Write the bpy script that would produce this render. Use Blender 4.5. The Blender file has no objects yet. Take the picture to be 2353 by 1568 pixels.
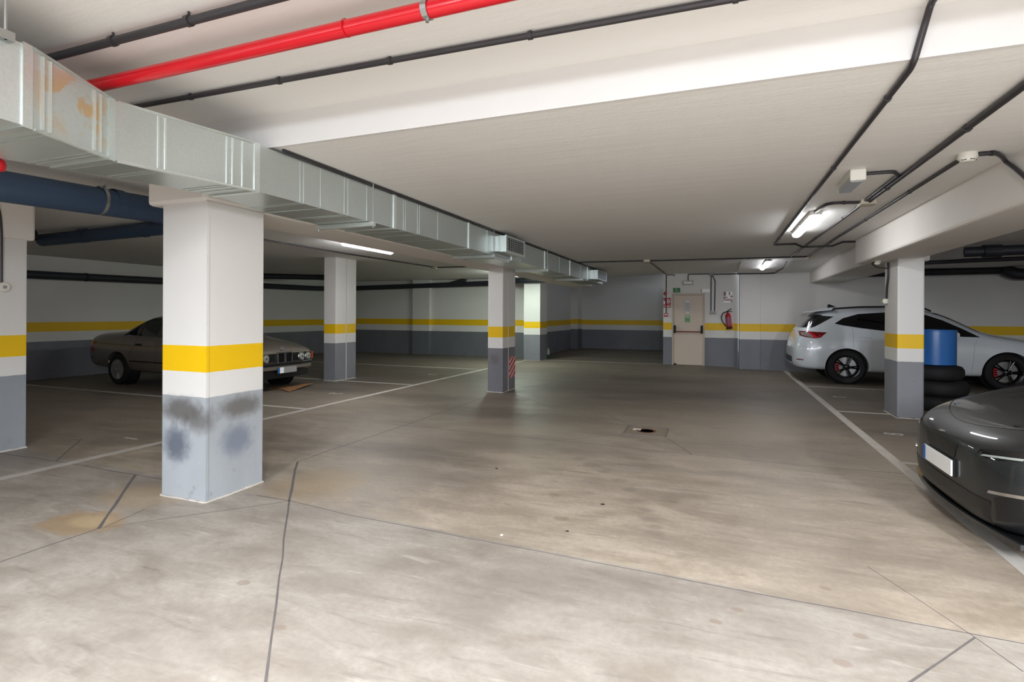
import bpy, bmesh, math, random
from mathutils import Vector, Matrix
from mathutils.bvhtree import BVHTree
random.seed(7)
S = bpy.context.scene
COL = S.collection
PI = math.pi

# ------------------------------------------------------------------ camera, world, large lights, exposure
cd = bpy.data.cameras.new('camera')
cam = bpy.data.objects.new('camera', cd); COL.objects.link(cam)
YAW = math.radians(20.9735)
cam.matrix_world = (Matrix.Translation((0, 0, 1.47)) @ Matrix.Rotation(YAW, 4, 'Z')
                    @ Matrix.Rotation(PI/2, 4, 'X') @ Matrix.Rotation(0.0052, 4, 'Z'))
cd.sensor_fit = 'HORIZONTAL'; cd.sensor_width = 36.0
cd.lens = 1230.0/2353.0*36.0
cd.shift_y = -(784.0-722.4)/2353.0
cd.clip_start = 0.05; cd.clip_end = 200
S.camera = cam

w = bpy.data.worlds.new('world'); S.world = w; w.use_nodes = True
w.node_tree.nodes['Background'].inputs[0].default_value = (0.75, 0.85, 1.0, 1)
w.node_tree.nodes['Background'].inputs[1].default_value = 1.7

def area(name, loc, aim, sx, sy, power, color):
    l = bpy.data.lights.new(name, 'AREA'); l.shape = 'RECTANGLE'; l.size = sx; l.size_y = sy
    l.energy = power; l.color = color
    o = bpy.data.objects.new(name, l); COL.objects.link(o)
    o.location = loc
    o.rotation_euler = (Vector(aim)-Vector(loc)).to_track_quat('-Z', 'Y').to_euler()
    return o
# daylight falling in through the upper part of the open vehicle gateway behind the photographer
area('gateway_daylight', (1.2, -2.6, 2.2), (.6, 2.5, .6), 5.0, .9, 75, (0.96, 1.0, 1.07))
# ceiling strips above and behind the photographer, out of frame
for lx, ly, e in ((-2.2, -1.2, 190), (0.6, -1.3, 390), (3.4, -1.2, 520)):
    area('ceiling_strip_behind', (lx, ly, 2.5), (lx, ly+.35, .5), .3, 1.5, e, (0.945, 1.0, 1.085))

S.view_settings.view_transform = 'Standard'
S.view_settings.look = 'None'
S.view_settings.gamma = 1.0
S.view_settings.use_curve_mapping = False
S.view_settings.exposure = 0.25

# ------------------------------------------------------------------ materials
def nmat(name):
    m = bpy.data.materials.new(name); m.use_nodes = True
    nt = m.node_tree
    return m, nt, nt.nodes['Principled BSDF']
def lin(c):
    def f(x):
        x /= 255.0
        return x/12.92 if x <= .04045 else ((x+.055)/1.055)**2.4
    return (f(c[0]), f(c[1]), f(c[2]), 1.0)
class G:
    """tiny node-graph helper"""
    def __init__(s, nt): s.nt = nt
    def n(s, t, **k):
        o = s.nt.nodes.new(t)
        for a, b in k.items(): setattr(o, a, b)
        return o
    def l(s, a, b): s.nt.links.new(a, b)
    def set(s, sock, v):
        if hasattr(v, 'is_linked') or isinstance(v, bpy.types.NodeSocket): s.l(v, sock)
        else: sock.default_value = v
    def math(s, op, a, b=0.0, c=0.0, clamp=False):
        o = s.n('ShaderNodeMath', operation=op, use_clamp=clamp)
        s.set(o.inputs[0], a); s.set(o.inputs[1], b); s.set(o.inputs[2], c)
        return o.outputs[0]
    def mr(s, v, a, b, c=0.0, d=1.0, smooth=True):
        o = s.n('ShaderNodeMapRange'); o.interpolation_type = 'SMOOTHSTEP' if smooth else 'LINEAR'
        s.set(o.inputs[0], v); o.inputs[1].default_value = a; o.inputs[2].default_value = b
        o.inputs[3].default_value = c; o.inputs[4].default_value = d
        return o.outputs[0]
    def mix(s, f, a, b, mode='MIX'):
        o = s.n('ShaderNodeMix', data_type='RGBA', blend_type=mode)
        s.set(o.inputs[0], f); s.set(o.inputs[6], a); s.set(o.inputs[7], b)
        return o.outputs[2]
    def pos(s):
        return s.n('ShaderNodeNewGeometry').outputs['Position']
    def scale(s, v, sc):
        o = s.n('ShaderNodeVectorMath', operation='MULTIPLY'); s.set(o.inputs[0], v); o.inputs[1].default_value = sc
        return o.outputs[0]
    def noise(s, v, sc, det=4, rough=.55, dist=0.0):
        o = s.n('ShaderNodeTexNoise'); s.set(o.inputs['Vector'], v); o.inputs['Scale'].default_value = sc
        o.inputs['Detail'].default_value = det; o.inputs['Roughness'].default_value = rough
        o.inputs['Distortion'].default_value = dist
        return o.outputs['Fac']
    def spot(s, v, c, r, soft=.35, wob=None):
        """1 inside an ellipsoid spot round c with radii r"""
        a = s.n('ShaderNodeVectorMath', operation='SUBTRACT'); s.set(a.inputs[0], v); a.inputs[1].default_value = c
        b = s.n('ShaderNodeVectorMath', operation='DIVIDE'); s.l(a.outputs[0], b.inputs[0]); b.inputs[1].default_value = r
        d = s.n('ShaderNodeVectorMath', operation='LENGTH'); s.l(b.outputs[0], d.inputs[0])
        x = d.outputs['Value']
        if wob is not None: x = s.math('ADD', x, wob)
        return s.mr(x, 1-soft, 1+soft, 1.0, 0.0)
    def bump(s, h, p, strength=.2, dist=.01):
        o = s.n('ShaderNodeBump'); o.inputs['Strength'].default_value = strength; o.inputs['Distance'].default_value = dist
        s.l(h, o.inputs['Height']); s.l(o.outputs[0], p.inputs['Normal'])

def simple(name, rgb, rough=.5, metal=0.0, coat=0.0, var=.06, vs=6.0, spec=.5, bumpy=0.0):
    m, nt, p = nmat(name); g = G(nt)
    tc = g.n('ShaderNodeTexCoord').outputs['Object']
    nz = g.noise(tc, vs)
    c = lin(rgb)
    d = tuple(x*(1-2*var) for x in c[:3])+(1,)
    g.l(g.mix(nz, d, c), p.inputs['Base Color'])
    p.inputs['Roughness'].default_value = rough; p.inputs['Metallic'].default_value = metal
    p.inputs['Coat Weight'].default_value = coat; p.inputs['Coat Roughness'].default_value = .03
    p.inputs['Specular IOR Level'].default_value = spec
    if bumpy: g.bump(g.noise(tc, vs*8), p, bumpy)
    return m
def emit(name, rgb, strength):
    m, nt, p = nmat(name)
    p.inputs['Base Color'].default_value = lin(rgb)
    p.inputs['Emission Color'].default_value = lin(rgb); p.inputs['Emission Strength'].default_value = strength
    return m

WHITE = (222, 219, 214); DADO = (154, 158, 163); YEL = (236, 190, 2)
def banded(name, z0, z1, z2, white=WHITE, dado=DADO, extra=None, rough=.55):
    """white masonry paint over a yellow band and a grey dado, heights in metres"""
    m, nt, p = nmat(name); g = G(nt); P = g.pos()
    sep = g.n('ShaderNodeSeparateXYZ'); g.l(P, sep.inputs[0])
    wob = g.math('MULTIPLY', g.math('SUBTRACT', g.noise(P, 9), .5), .012)
    z = g.math('ADD', sep.outputs[2], wob)
    dz = g.math('ADD', sep.outputs[2], g.math('MULTIPLY', wob, .25))
    big = g.noise(P, 1.3, 5)
    wc = g.mix(big, tuple(x*.93 for x in lin(white)[:3])+(1,), lin(white))
    yc = g.mix(big, tuple(x*.9 for x in lin(YEL)[:3])+(1,), lin(YEL))
    dn = g.noise(g.scale(P, (1, 1, .5)), 2.2, 6)
    dc = g.mix(dn, tuple(x*.72 for x in lin(dado)[:3])+(1,), tuple(x*1.15 for x in lin(dado)[:3])+(1,))
    iny = g.math('MULTIPLY', g.math('GREATER_THAN', dz, z1), g.math('LESS_THAN', dz, z2))
    c = g.mix(iny, wc, yc)
    c = g.mix(g.math('LESS_THAN', z, z0), c, dc)
    # scuffs near the floor and small chips
    low = g.mr(sep.outputs[2], 0.0, .5, 1.0, 0.0)
    sc = g.math('MULTIPLY', g.mr(g.noise(P, 7, 6, .7), .56, .72), low)
    c = g.mix(g.math('MULTIPLY', sc, .35), c, lin((70, 68, 66)))
    chip = g.mr(g.noise(P, 42, 2, .5), .76, .79)
    c = g.mix(g.math('MULTIPLY', chip, .7), c, lin((205, 200, 190)))
    if extra: c = extra(g, P, c)
    g.l(c, p.inputs['Base Color'])
    p.inputs['Roughness'].default_value = rough
    g.bump(g.noise(P, 55, 3), p, .12, .004)
    return m
def near_stains(g, P, c):
    wob = g.math('MULTIPLY', g.math('SUBTRACT', g.noise(P, 14, 4), .5), .9)
    for cc, rr, col, k in (((-3.95, 3.0, .70), (.20, .12, .095), (88, 84, 80), .85),
                           ((-3.76, 3.0, .63), (.12, .10, .09), (88, 84, 80), .7),
                           ((-4.0, 3.0, .43), (.13, .12, .13), (72, 80, 96), .8),
                           ((-3.68, 3.34, .70), (.12, .19, .085), (92, 86, 80), .8),
                           ((-3.68, 3.30, .43), (.12, .14, .12), (96, 106, 124), .65)):
        c = g.mix(g.math('MULTIPLY', g.spot(P, cc, rr, .6, wob), k), c, lin(col))
    return c
def mid_stains(g, P, c):
    wob = g.math('MULTIPLY', g.math('SUBTRACT', g.noise(P, 14, 4), .5), .9)
    c = g.mix(g.math('MULTIPLY', g.spot(P, (-3.9, 9.26, .62), (.09, .1, .09), .6, wob), .5), c, lin((88, 78, 80)))
    return c
M = {}
M['wall'] = banded('painted_wall', .82, 1.035, 1.242, dado=(120, 121, 128))
M['wall2'] = banded('painted_back_wall', .85, 1.07, 1.275, dado=(110, 112, 117))
M['column'] = banded('painted_column', .822, 1.03, 1.235, dado=(130, 131, 136))
M['column_near'] = banded('painted_column_near', .812, 1.007, 1.211, dado=(168, 173, 177), extra=near_stains)
M['column_mid'] = banded('painted_column_mid', .83, 1.033, 1.236, dado=(118, 117, 122), extra=mid_stains)
M['column_right'] = banded('painted_column_right', .818, 1.007, 1.21, dado=(134, 135, 140))
M['column_left'] = banded('painted_column_left', .793, .993, 1.219, dado=(150, 155, 160))

def ceiling_mat():
    m, nt, p = nmat('painted_ceiling'); g = G(nt); P = g.pos()
    a = g.noise(g.scale(P, (.5, 2.2, 1)), 1.6, 5)
    b = g.noise(P, .6, 3)
    c = g.mix(a, lin((233, 231, 227)), lin((239, 238, 235)))
    c = g.mix(g.math('MULTIPLY', b, .35), c, lin((228, 224, 218)))
    ch = g.mr(g.noise(P, 30, 2), .77, .8)
    c = g.mix(ch, c, lin((235, 232, 228)))
    g.l(c, p.inputs['Base Color']); p.inputs['Roughness'].default_value = .7
    h = g.math('ADD', g.noise(g.scale(P, (.4, 3, 1)), 2.5, 4), g.math('MULTIPLY', g.noise(P, 40, 3), .25))
    g.bump(h, p, .22, .02)
    return m
M['ceiling'] = ceiling_mat()
M['beam'] = simple('painted_beam', (232, 226, 219), .65, var=.04, vs=2, bumpy=.1)
M['step'] = simple('painted_step', (224, 222, 219), .6, var=.03, vs=2, bumpy=.08)

def floor_mat():
    m, nt, p = nmat('sealed_concrete'); g = G(nt); P = g.pos()
    sep = g.n('ShaderNodeSeparateXYZ'); g.l(P, sep.inputs[0])
    big = g.noise(g.scale(P, (.35, .8, 1)), .9, 6, .6, .6)
    med = g.noise(g.scale(P, (.8, 1.7, 1)), 2.3, 8, .68, .5)
    fine = g.noise(P, 26, 6, .7)
    strk = g.noise(g.scale(P, (.6, 5, 1)), 3.2, 5, .6, .8)
    c = g.mix(g.mr(med, .3, .72), lin((158, 144, 126)), lin((190, 176, 158)))
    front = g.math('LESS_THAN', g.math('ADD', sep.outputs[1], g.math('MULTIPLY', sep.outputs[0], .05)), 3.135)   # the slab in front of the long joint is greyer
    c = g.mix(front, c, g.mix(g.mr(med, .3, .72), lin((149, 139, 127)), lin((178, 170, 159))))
    c = g.mix(g.mr(big, .42, .66, 0, .55), c, lin((118, 107, 97)))
    c = g.mix(g.mr(strk, .56, .74, 0, .45), c, lin((112, 103, 95)))
    c = g.mix(g.mr(strk, .25, .40, .35, 0), c, lin((205, 198, 188)))
    c = g.mix(g.math('MULTIPLY', g.mr(fine, .35, .65), .22), c, lin((120, 112, 104)))
    # floor colour gets darker deeper in the garage and over the left bays
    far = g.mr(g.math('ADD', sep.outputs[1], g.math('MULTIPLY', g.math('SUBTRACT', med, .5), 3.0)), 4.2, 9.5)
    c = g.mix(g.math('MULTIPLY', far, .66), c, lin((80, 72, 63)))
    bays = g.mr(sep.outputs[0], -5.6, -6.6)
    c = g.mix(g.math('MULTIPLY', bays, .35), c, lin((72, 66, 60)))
    wob = g.math('MULTIPLY', g.math('SUBTRACT', g.noise(P, 5, 6, .65), .5), 1.1)
    def sp(cc, rr, col, k, soft=.3):
        nonlocal c
        c = g.mix(g.math('MULTIPLY', g.spot(P, cc+(0,), rr+(1,), soft, wob), k), c, lin(col))
    sp((-4.13, 2.42), (.30, .20), (166, 134, 90), .55, .22)
    sp((-4.10, 2.44), (.16, .09), (190, 168, 132), .6, .4)
    sp((-3.2, 3.75), (.35, .4), (158, 134, 98), .5, .5)
    sp((-4.3, 2.95), (.35, .25), (176, 150, 112), .45, .5)
    for (x, y, r) in ((-2.03, 6.03, .1), (-1.75, 5.8, .07), (-1.5, 5.53, .08), (-1.3, 5.35, .06), (-1.14, 5.18, .08), (-.98, 4.98, .06),
                      (-.81, 4.77, .07), (-.68, 4.55, .06), (-.58, 4.32, .07), (-.5, 4.12, .05), (-.45, 3.94, .06), (-.40, 3.82, .05), (-.38, 3.72, .06)):
        sp((x, y), (r, r*.8), (128, 116, 106), .45, .45)
    for (x, y, r) in ((-1.23, 4.2, .05), (-1.04, 3.73, .055), (.1, 2.9, .03), (.0, 2.75, .03), (.62, 2.87, .03), (.5, 2.62, .035), (-2.4, 2.2, .04), (-1.9, 1.95, .03), (.55, 3.3, .03)):
        sp((x, y), (r, r*.7), (132, 114, 100), .5, .25)
    for (x, y, a, b) in ((-4.8, 8.2, .7, .3), (-2.9, 4.9, .8, .25), (-6.9, 8.4, .5, .3), (-3.2, 7.4, 1.0, .4), (-.2, 10.4, 1.2, .5), (2.2, 8.0, .5, .14), (-1.3, 12.5, 1.4, .5)):
        sp((x, y), (a, b), (78, 71, 65), .5, .7)
    g.l(c, p.inputs['Base Color'])
    p.inputs['Specular IOR Level'].default_value = .45
    g.l(g.mr(med, .25, .75, .42, .6), p.inputs['Roughness'])
    g.bump(g.noise(P, 60, 4), p, .06, .004)
    return m
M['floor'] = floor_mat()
M['joint'] = simple('joint_filler', (112, 106, 104), .8, var=.2, vs=12)
M['line'] = simple('line_paint', (205, 198, 188), .6, var=.18, vs=5)
M['number'] = simple('number_paint', (196, 190, 182), .6, var=.1)

def galv(name, rust=0.0, tone=1.0):
    m, nt, p = nmat(name); g = G(nt); P = g.pos()
    v = g.n('ShaderNodeTexVoronoi'); g.l(P, v.inputs['Vector']); v.inputs['Scale'].default_value = 70
    sp = g.noise(P, 3, 5)
    a = lin((200*tone, 209*tone, 207*tone)); b = lin((210*tone, 218*tone, 215*tone))
    c = g.mix(v.outputs['Distance'], a, b)
    c = g.mix(g.math('MULTIPLY', sp, .25), c, lin((176, 178, 170)))
    if rust:
        r = g.mr(g.noise(g.scale(P, (1, 1.2, 1.2)), 4.5, 6, .62, .8), .48, .56)
        mz = g.spot(P, (-3.06, 1.78, 2.52), (.35, .24, .15), .5)
        c = g.mix(g.math('MULTIPLY', g.math('MULTIPLY', r, mz), rust), c, lin((214, 176, 118)))
        p.inputs['Metallic'].default_value = .55
    else:
        p.inputs['Metallic'].default_value = .8
    g.l(c, p.inputs['Base Color'])
    g.l(g.mr(v.outputs['Distance'], 0, .8, .32, .40), p.inputs['Roughness'])
    g.bump(g.noise(P, 5, 3), p, .05, .02)
    return m
M['galv'] = galv('galvanised_steel')
M['galv_rust'] = galv('galvanised_steel_stained', .8)
M['galv_light'] = galv('galvanised_flange', 0, 1.1)
M['black_plastic'] = simple('black_conduit_plastic', (52, 49, 52), .42)
M['black'] = simple('black_matt', (20, 19, 20), .7)
M['red_pipe'] = simple('red_enamel', (206, 14, 32), .3, coat=.3, var=.05)
M['blue_pipe'] = simple('navy_pipe', (58, 80, 108), .5, var=.1, vs=3)
M['dark_pipe'] = simple('dark_grey_pipe', (44, 46, 54), .55, var=.1, vs=3)
M['steel'] = simple('zinc_steel', (178, 180, 178), .35, .85)
M['white_plastic'] = simple('white_plastic', (226, 222, 210), .4, var=.03)
M['cream_plastic'] = simple('cream_plastic', (204, 194, 176), .45, var=.04)
M['grey_plastic'] = simple('grey_plastic', (150, 150, 148), .5)
M['door'] = simple('cream_door_paint', (208, 190, 172), .45, var=.04, vs=3)
M['door_frame'] = simple('door_frame_paint', (190, 172, 154), .45, var=.04)
M['red'] = simple('sign_red', (190, 24, 30), .45)
M['dark_red'] = simple('dark_red_bar', (120, 24, 26), .4)
M['sign_white'] = simple('sign_white', (250, 249, 247), .4, var=.02)
M['green'] = simple('sign_green', (16, 104, 56), .45)
M['pale_green'] = simple('pale_green', (128, 176, 120), .5)
M['paper'] = simple('paper', (202, 198, 194), .6, var=.04)
M['ink'] = simple('grey_ink', (120, 122, 128), .6)
M['tube_aisle'] = emit('lit_tube_aisle', (250, 252, 255), 32.0)
M['tube_far'] = emit('lit_tube_far', (246, 248, 255), 18.0)
M['tube_bays'] = emit('lit_tube_bays', (250, 252, 255), 72.0)
M['tube_back'] = emit('lit_tube_back', (238, 255, 244), 115.0)
M['clear'] = simple('lamp_cover_off', (176, 182, 186), .2, var=.03)
M['drum'] = simple('blue_plastic_drum', (44, 108, 180), .32, var=.06, vs=3)
M['rubber'] = simple('tyre_rubber', (19, 18, 19), .75, var=.15, vs=20)
M['cardboard'] = simple('cardboard', (150, 106, 66), .85, var=.12)
M['iron'] = simple('cast_iron_cover', (142, 128, 110), .6, var=.2, vs=18)
M['rust'] = simple('rusty_rim', (112, 70, 50), .8, var=.2)
M['white_car'] = simple('white_car_paint', (214, 220, 224), .3, coat=1.0, var=.01)
M['bronze_car'] = simple('grey_bronze_car_paint', (122, 114, 103), .32, .4, coat=.6, var=.04)
M['black_car'] = simple('anthracite_car_paint', (20, 22, 23), .45, 0.0, coat=.55, var=.02)
M['glass'] = simple('tinted_glass', (14, 13, 15), .06, coat=.6, var=.01)
M['glass_clear'] = simple('side_glass', (34, 42, 34), .05, coat=.5, var=.2, vs=2)
M['trim'] = simple('black_trim', (18, 18, 19), .35)
M['chrome'] = simple('chrome', (214, 214, 216), .14, 1.0)
M['alloy'] = simple('grey_alloy', (158, 158, 156), .35, .7)
M['black_alloy'] = simple('black_alloy', (14, 14, 15), .25, .4)
M['tail_red'] = simple('tail_lamp_red', (120, 14, 22), .12, coat=.8, var=.1)
M['tail_bright'] = simple('tail_lamp_bright_red', (214, 32, 40), .15, coat=.6)
M['tail_grey'] = simple('tail_lamp_clear', (150, 138, 136), .15, coat=.6)
M['amber'] = simple('amber_lens', (168, 62, 24), .2, coat=.5)
M['lens'] = simple('headlamp_lens', (150, 156, 148), .08, coat=.8)
M['plate_blue'] = simple('plate_blue', (20, 96, 170), .4)
M['bottle'] = simple('white_bottle_plastic', (196, 200, 186), .4)
M['bottle_green'] = simple('green_bottle_plastic', (40, 92, 44), .4)
M['caulk'] = simple('plaster_edge', (214, 206, 196), .8, var=.1)

# ------------------------------------------------------------------ mesh helpers
class MB:
    def __init__(s): s.v = []; s.f = []
    def add(s, vs, fs):
        b = len(s.v); s.v += [tuple(v) for v in vs]; s.f += [tuple(i+b for i in f) for f in fs]; return s
    def box(s, x0, x1, y0, y1, z0, z1):
        vs = [(x, y, z) for x in (x0, x1) for y in (y0, y1) for z in (z0, z1)]
        return s.add(vs, [(0, 1, 3, 2), (4, 6, 7, 5), (0, 4, 5, 1), (2, 3, 7, 6), (0, 2, 6, 4), (1, 5, 7, 3)])
    def ring(s, pts, close=True): pass
    def prism(s, pts, z0, z1):
        """pts (x,y) counter-clockwise"""
        n = len(pts)
        vs = [(x, y, z0) for x, y in pts]+[(x, y, z1) for x, y in pts]
        fs = [tuple(range(n-1, -1, -1)), tuple(range(n, 2*n))]+[(i, (i+1) % n, n+(i+1) % n, n+i) for i in range(n)]
        return s.add(vs, fs)
    def cyl(s, a, b, r, n=12, r2=None):
        a = Vector(a); b = Vector(b); r2 = r if r2 is None else r2
        d = (b-a).normalized(); u = d.orthogonal().normalized(); w_ = d.cross(u)
        vs = []
        for c, rr in ((a, r), (b, r2)):
            for i in range(n):
                t = 2*PI*i/n
                vs.append(c+u*(rr*math.cos(t))+w_*(rr*math.sin(t)))
        return s.add(vs, [tuple(range(n-1, -1, -1)), tuple(range(n, 2*n))]+[(i, (i+1) % n, n+(i+1) % n, n+i) for i in range(n)])
    def tube(s, pts, r, n=8):
        pts = [Vector(p) for p in pts]
        rings = []; u = None
        for i, p in enumerate(pts):
            d1 = (p-pts[i-1]).normalized() if i else None
            d2 = (pts[i+1]-p).normalized() if i < len(pts)-1 else None
            d = (d1+d2).normalized() if d1 and d2 else (d1 or d2)
            if u is None: u = d.orthogonal().normalized()
            u = (u-d*u.dot(d)).normalized(); w_ = d.cross(u)
            k = 1.0
            if d1 and d2: k = 1/max(.5, d.dot(d1))
            rings.append([p+(u*math.cos(2*PI*j/n)+w_*math.sin(2*PI*j/n))*r*(k if False else 1) for j in range(n)])
        vs = [q for R in rings for q in R]; m = len(rings)
        fs = [tuple(range(n-1, -1, -1)), tuple(range((m-1)*n, m*n))]
        for i in range(m-1):
            for j in range(n):
                fs.append((i*n+j, i*n+(j+1) % n, (i+1)*n+(j+1) % n, (i+1)*n+j))
        return s.add(vs, fs)
    def lathe(s, prof, c=(0, 0, 0), axis='Z', n=24, closed=False):
        """prof list of (r,h) revolved round an axis through c"""
        vs = []; m = len(prof)
        for r, h in prof:
            for j in range(n):
                t = 2*PI*j/n; x, y = r*math.cos(t), r*math.sin(t)
                q = {'Z': (x, y, h), 'Y': (y, h, x), 'X': (h, x, y)}[axis]
                vs.append((c[0]+q[0], c[1]+q[1], c[2]+q[2]))
        fs = []
        for i in range(m if closed else m-1):
            k = (i+1) % m
            for j in range(n):
                fs.append((i*n+j, i*n+(j+1) % n, k*n+(j+1) % n, k*n+j))
        if not closed:
            fs += [tuple(range(n-1, -1, -1)), tuple(range((m-1)*n, m*n))]
        return s.add(vs, fs)
    def build(s, name, mat, parent=None, bevel=0.0, smooth=False, seg=2):
        me = bpy.data.meshes.new(name); me.from_pydata(s.v, [], s.f)
        bm = bmesh.new(); bm.from_mesh(me)
        bmesh.ops.recalc_face_normals(bm, faces=bm.faces)
        if bevel:
            bmesh.ops.bevel(bm, geom=[e for e in bm.edges], offset=bevel, segments=seg, profile=.5, affect='EDGES', clamp_overlap=True)
        bm.to_mesh(me); bm.free()
        me.materials.append(mat)
        if smooth:
            for p in me.polygons: p.use_smooth = True
            me.set_sharp_from_angle(angle=math.radians(40))
        o = bpy.data.objects.new(name, me); COL.objects.link(o)
        if parent: o.parent = parent
        return o
def tag(o, label, cat, group=None):
    o['label'] = label; o['category'] = cat
    if group: o['group'] = group
    return o
def thing(name, label, cat, loc=(0, 0, 0), rz=0.0, group=None):
    o = bpy.data.objects.new(name, None); COL.objects.link(o); o.empty_display_size = .1
    o.location = loc; o.rotation_euler = (0, 0, rz)
    return tag(o, label, cat, group)
def struct(o): o['kind'] = 'structure'; return o
def fillet(pts, r, n=4):
    """round the corners of a polyline"""
    P = [Vector(p) for p in pts]; out = [P[0]]
    for i in range(1, len(P)-1):
        a = (P[i-1]-P[i]); b = (P[i+1]-P[i]); k = min(r, a.length*.45, b.length*.45)
        p0 = P[i]+a.normalized()*k; p1 = P[i]+b.normalized()*k
        for j in range(n+1):
            t = j/n; out.append(p0.lerp(P[i], t).lerp(P[i].lerp(p1, t), t))
    out.append(P[-1]); return out

# ------------------------------------------------------------------ setting
ZC, ZN = 2.69, 2.93                     # main slab, higher slab near the gateway
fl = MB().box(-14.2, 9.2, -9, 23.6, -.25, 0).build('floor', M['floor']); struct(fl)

c = MB()
c.box(-14.2, -5.85, -6.2, 17.3, ZC, 3.3)                    # over the left bays
c.box(-5.85, -1.5, 3.05, 16.55, ZC, 3.3)
c.box(-5.85, -4.4, -6.2, 3.05, ZC, 3.3)
c.box(-1.5, .5, 3.05, 16.7, ZC, 3.3)
c.add([(.5, 3.05, ZC), (9.2, 3.05, ZC), (9.2, 12.9, ZC), (.5, 12.9, ZC), (9.2, 16.2, 2.605), (.5, 16.2, 2.605),
       (.5, 3.05, 3.3), (9.2, 3.05, 3.3), (9.2, 16.2, 3.3), (.5, 16.2, 3.3)],
      [(0, 3, 2, 1), (3, 5, 4, 2), (6, 7, 8, 9), (0, 1, 7, 6), (1, 2, 4, 8, 7), (5, 9, 8, 4), (0, 6, 9, 5, 3)])
c.box(-6.2, -1.3, 16.55, 23.6, 3.12, 3.3)                   # higher slab over the recess
ceil = c.build('ceiling', M['ceiling']); struct(ceil)
cn = MB().box(-4.4, 9.2, -6.2, 3.05, ZN, 3.3).build('ceiling_near', M['ceiling']); struct(cn)
st = MB().box(-4.4, 9.2, 3.042, 3.075, ZC-.002, ZN+.02).build('trim_1', M['step']); struct(st)

def wall(name, x0, x1, y0, y1, z1=3.2, m='wall'):
    return struct(MB().box(x0, x1, y0, y1, 0, z1).build(name, M[m]))
wall('wall_left', -14.1, -13.72, -6.2, 17.2)
wl = wall('wall_back_left', -13.8, -5.86, 17.05, 17.4, m='wall2')
MB().box(-10.37, -9.66, 16.9, 17.1, 0, 2.75).build('pilaster', M['wall2'], wl, .012)
wall('wall_recess_left', -6.2, -5.86, 17.4, 23.2)
wr = wall('wall_recess_back', -6.2, -1.2, 23.05, 23.4)
MB().box(-5.9, -5.55, 22.3, 23.1, 0, 3.1).build('pilaster', M['wall2'], wr, .012)
wd = wall('wall_door', -1.5, .56, 16.5, 23.0, 2.72)
wrb = wall('wall_right_back', .56, 9.2, 15.9, 16.4, 2.7)
MB().box(.56, 1.09, 15.84, 16.0, 0, 2.64).build('pilaster', M['wall'], wrb, .01)
wall('wall_right', 8.9, 9.2, -6.2, 16.2)
# wall behind the photographer with the open gateway
wn = MB(); wn.box(-14.1, -.6, -6.2, -5.9, 0, 3.2); wn.box(5.8, 9.2, -6.2, -5.9, 0, 3.2); wn.box(-.6, 5.8, -6.2, -5.9, 2.6, 3.2)
struct(wn.build('wall_near', M['wall']))

# beams
def beam(name, label, x0, x1, y0, y1, z0, z1=2.75):
    return tag(MB().box(x0, x1, y0, y1, z0, z1).build('concrete_beam', M['beam'], None, .03), label, 'beam')
beam('b', 'long pale beam over the near striped column and the middle column, beside the metal duct', -4.32, -3.672, 2.99, 16.6, 2.332)
beam('b', 'short beam head over the left edge column, behind the big blue pipe', -7.56, -6.955, -6, 3.6, 2.238)
beam('b', 'pale beam running over the right column to the right edge of the photo', 2.075, 2.73, -6, 10.06, 2.30)
beam('b', 'further pale beam meeting the far wall above the white car', 2.26, 3.05, 9.95, 15.95, 2.32)

# columns
def column(label, x0, x1, y0, y1, z1, m, bev=.012):
    return tag(MB().box(x0, x1, y0, y1, 0, z1).build('concrete_column', M[m], None, bev), label, 'column', 'striped parking columns')
k1 = column('big near striped column with two dark scuffs on its grey base', -4.166, -3.676, 3.01, 3.57, 2.345, 'column_near')
cb = MB().box(-3.69, -3.672, 3.006, 3.03, .02, 2.335).build('corner_bead', M['column_near'], k1)
cb['label'] = 'smooth vertical corner bead'
k2 = column('middle striped column with red and white hazard plates', -4.04, -3.735, 9.27, 9.93, 2.345, 'column_mid')
MB().box(-3.737, -3.732, 9.545, 9.57, .0, 2.33).build('plaster_joint', M['caulk'], k2)
k3 = column('striped column between the bronze saloon and the back wall', -8.01, -7.69, 9.43, 10.13, 2.72, 'column')
MB().box(-7.692, -7.686, 9.77, 9.795, .0, 2.70).build('plaster_joint', M['caulk'], k3)
k4 = column('farthest striped column at the mouth of the dark recess', -5.79, -5.235, 16.15, 16.9, 2.75, 'column')
k5 = column('right striped column in front of the white car', 2.43, 2.755, 9.205, 9.85, 2.32, 'column_right', .02)
k6 = column('striped column cut by the left edge of the photo', -7.5, -6.972, 2.95, 3.53, 2.25, 'column_left')
# ragged plaster line where columns meet the floor
for k, (x0, x1, y0, y1) in ((k1, (-4.166, -3.676, 3.01, 3.57)), (k2, (-4.04, -3.735, 9.27, 9.93)), (k3, (-8.01, -7.69, 9.43, 10.13)),
                            (k5, (2.43, 2.755, 9.205, 9.85)), (k6, (-7.5, -6.972, 2.95, 3.53)), (k4, (-5.79, -5.235, 16.15, 16.9))):
    b = MB()
    n = 9
    for ax in (0, 1):
        for sgn in (0, 1):
            for i in range(n):
                t0, t1 = i/n, (i+1)/n; d = random.uniform(.006, .016); h = random.uniform(.006, .014)
                if ax == 0:
                    y = y0-d if sgn == 0 else y1
                    b.box(x0+(x1-x0)*t0, x0+(x1-x0)*t1, y, y+d, 0, h)
                else:
                    x = x0-d if sgn == 0 else x1
                    b.box(x, x+d, y0+(y1-y0)*t0, y0+(y1-y0)*t1, 0, h)
    b.build('plaster_footing', M['caulk'], k)

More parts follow.
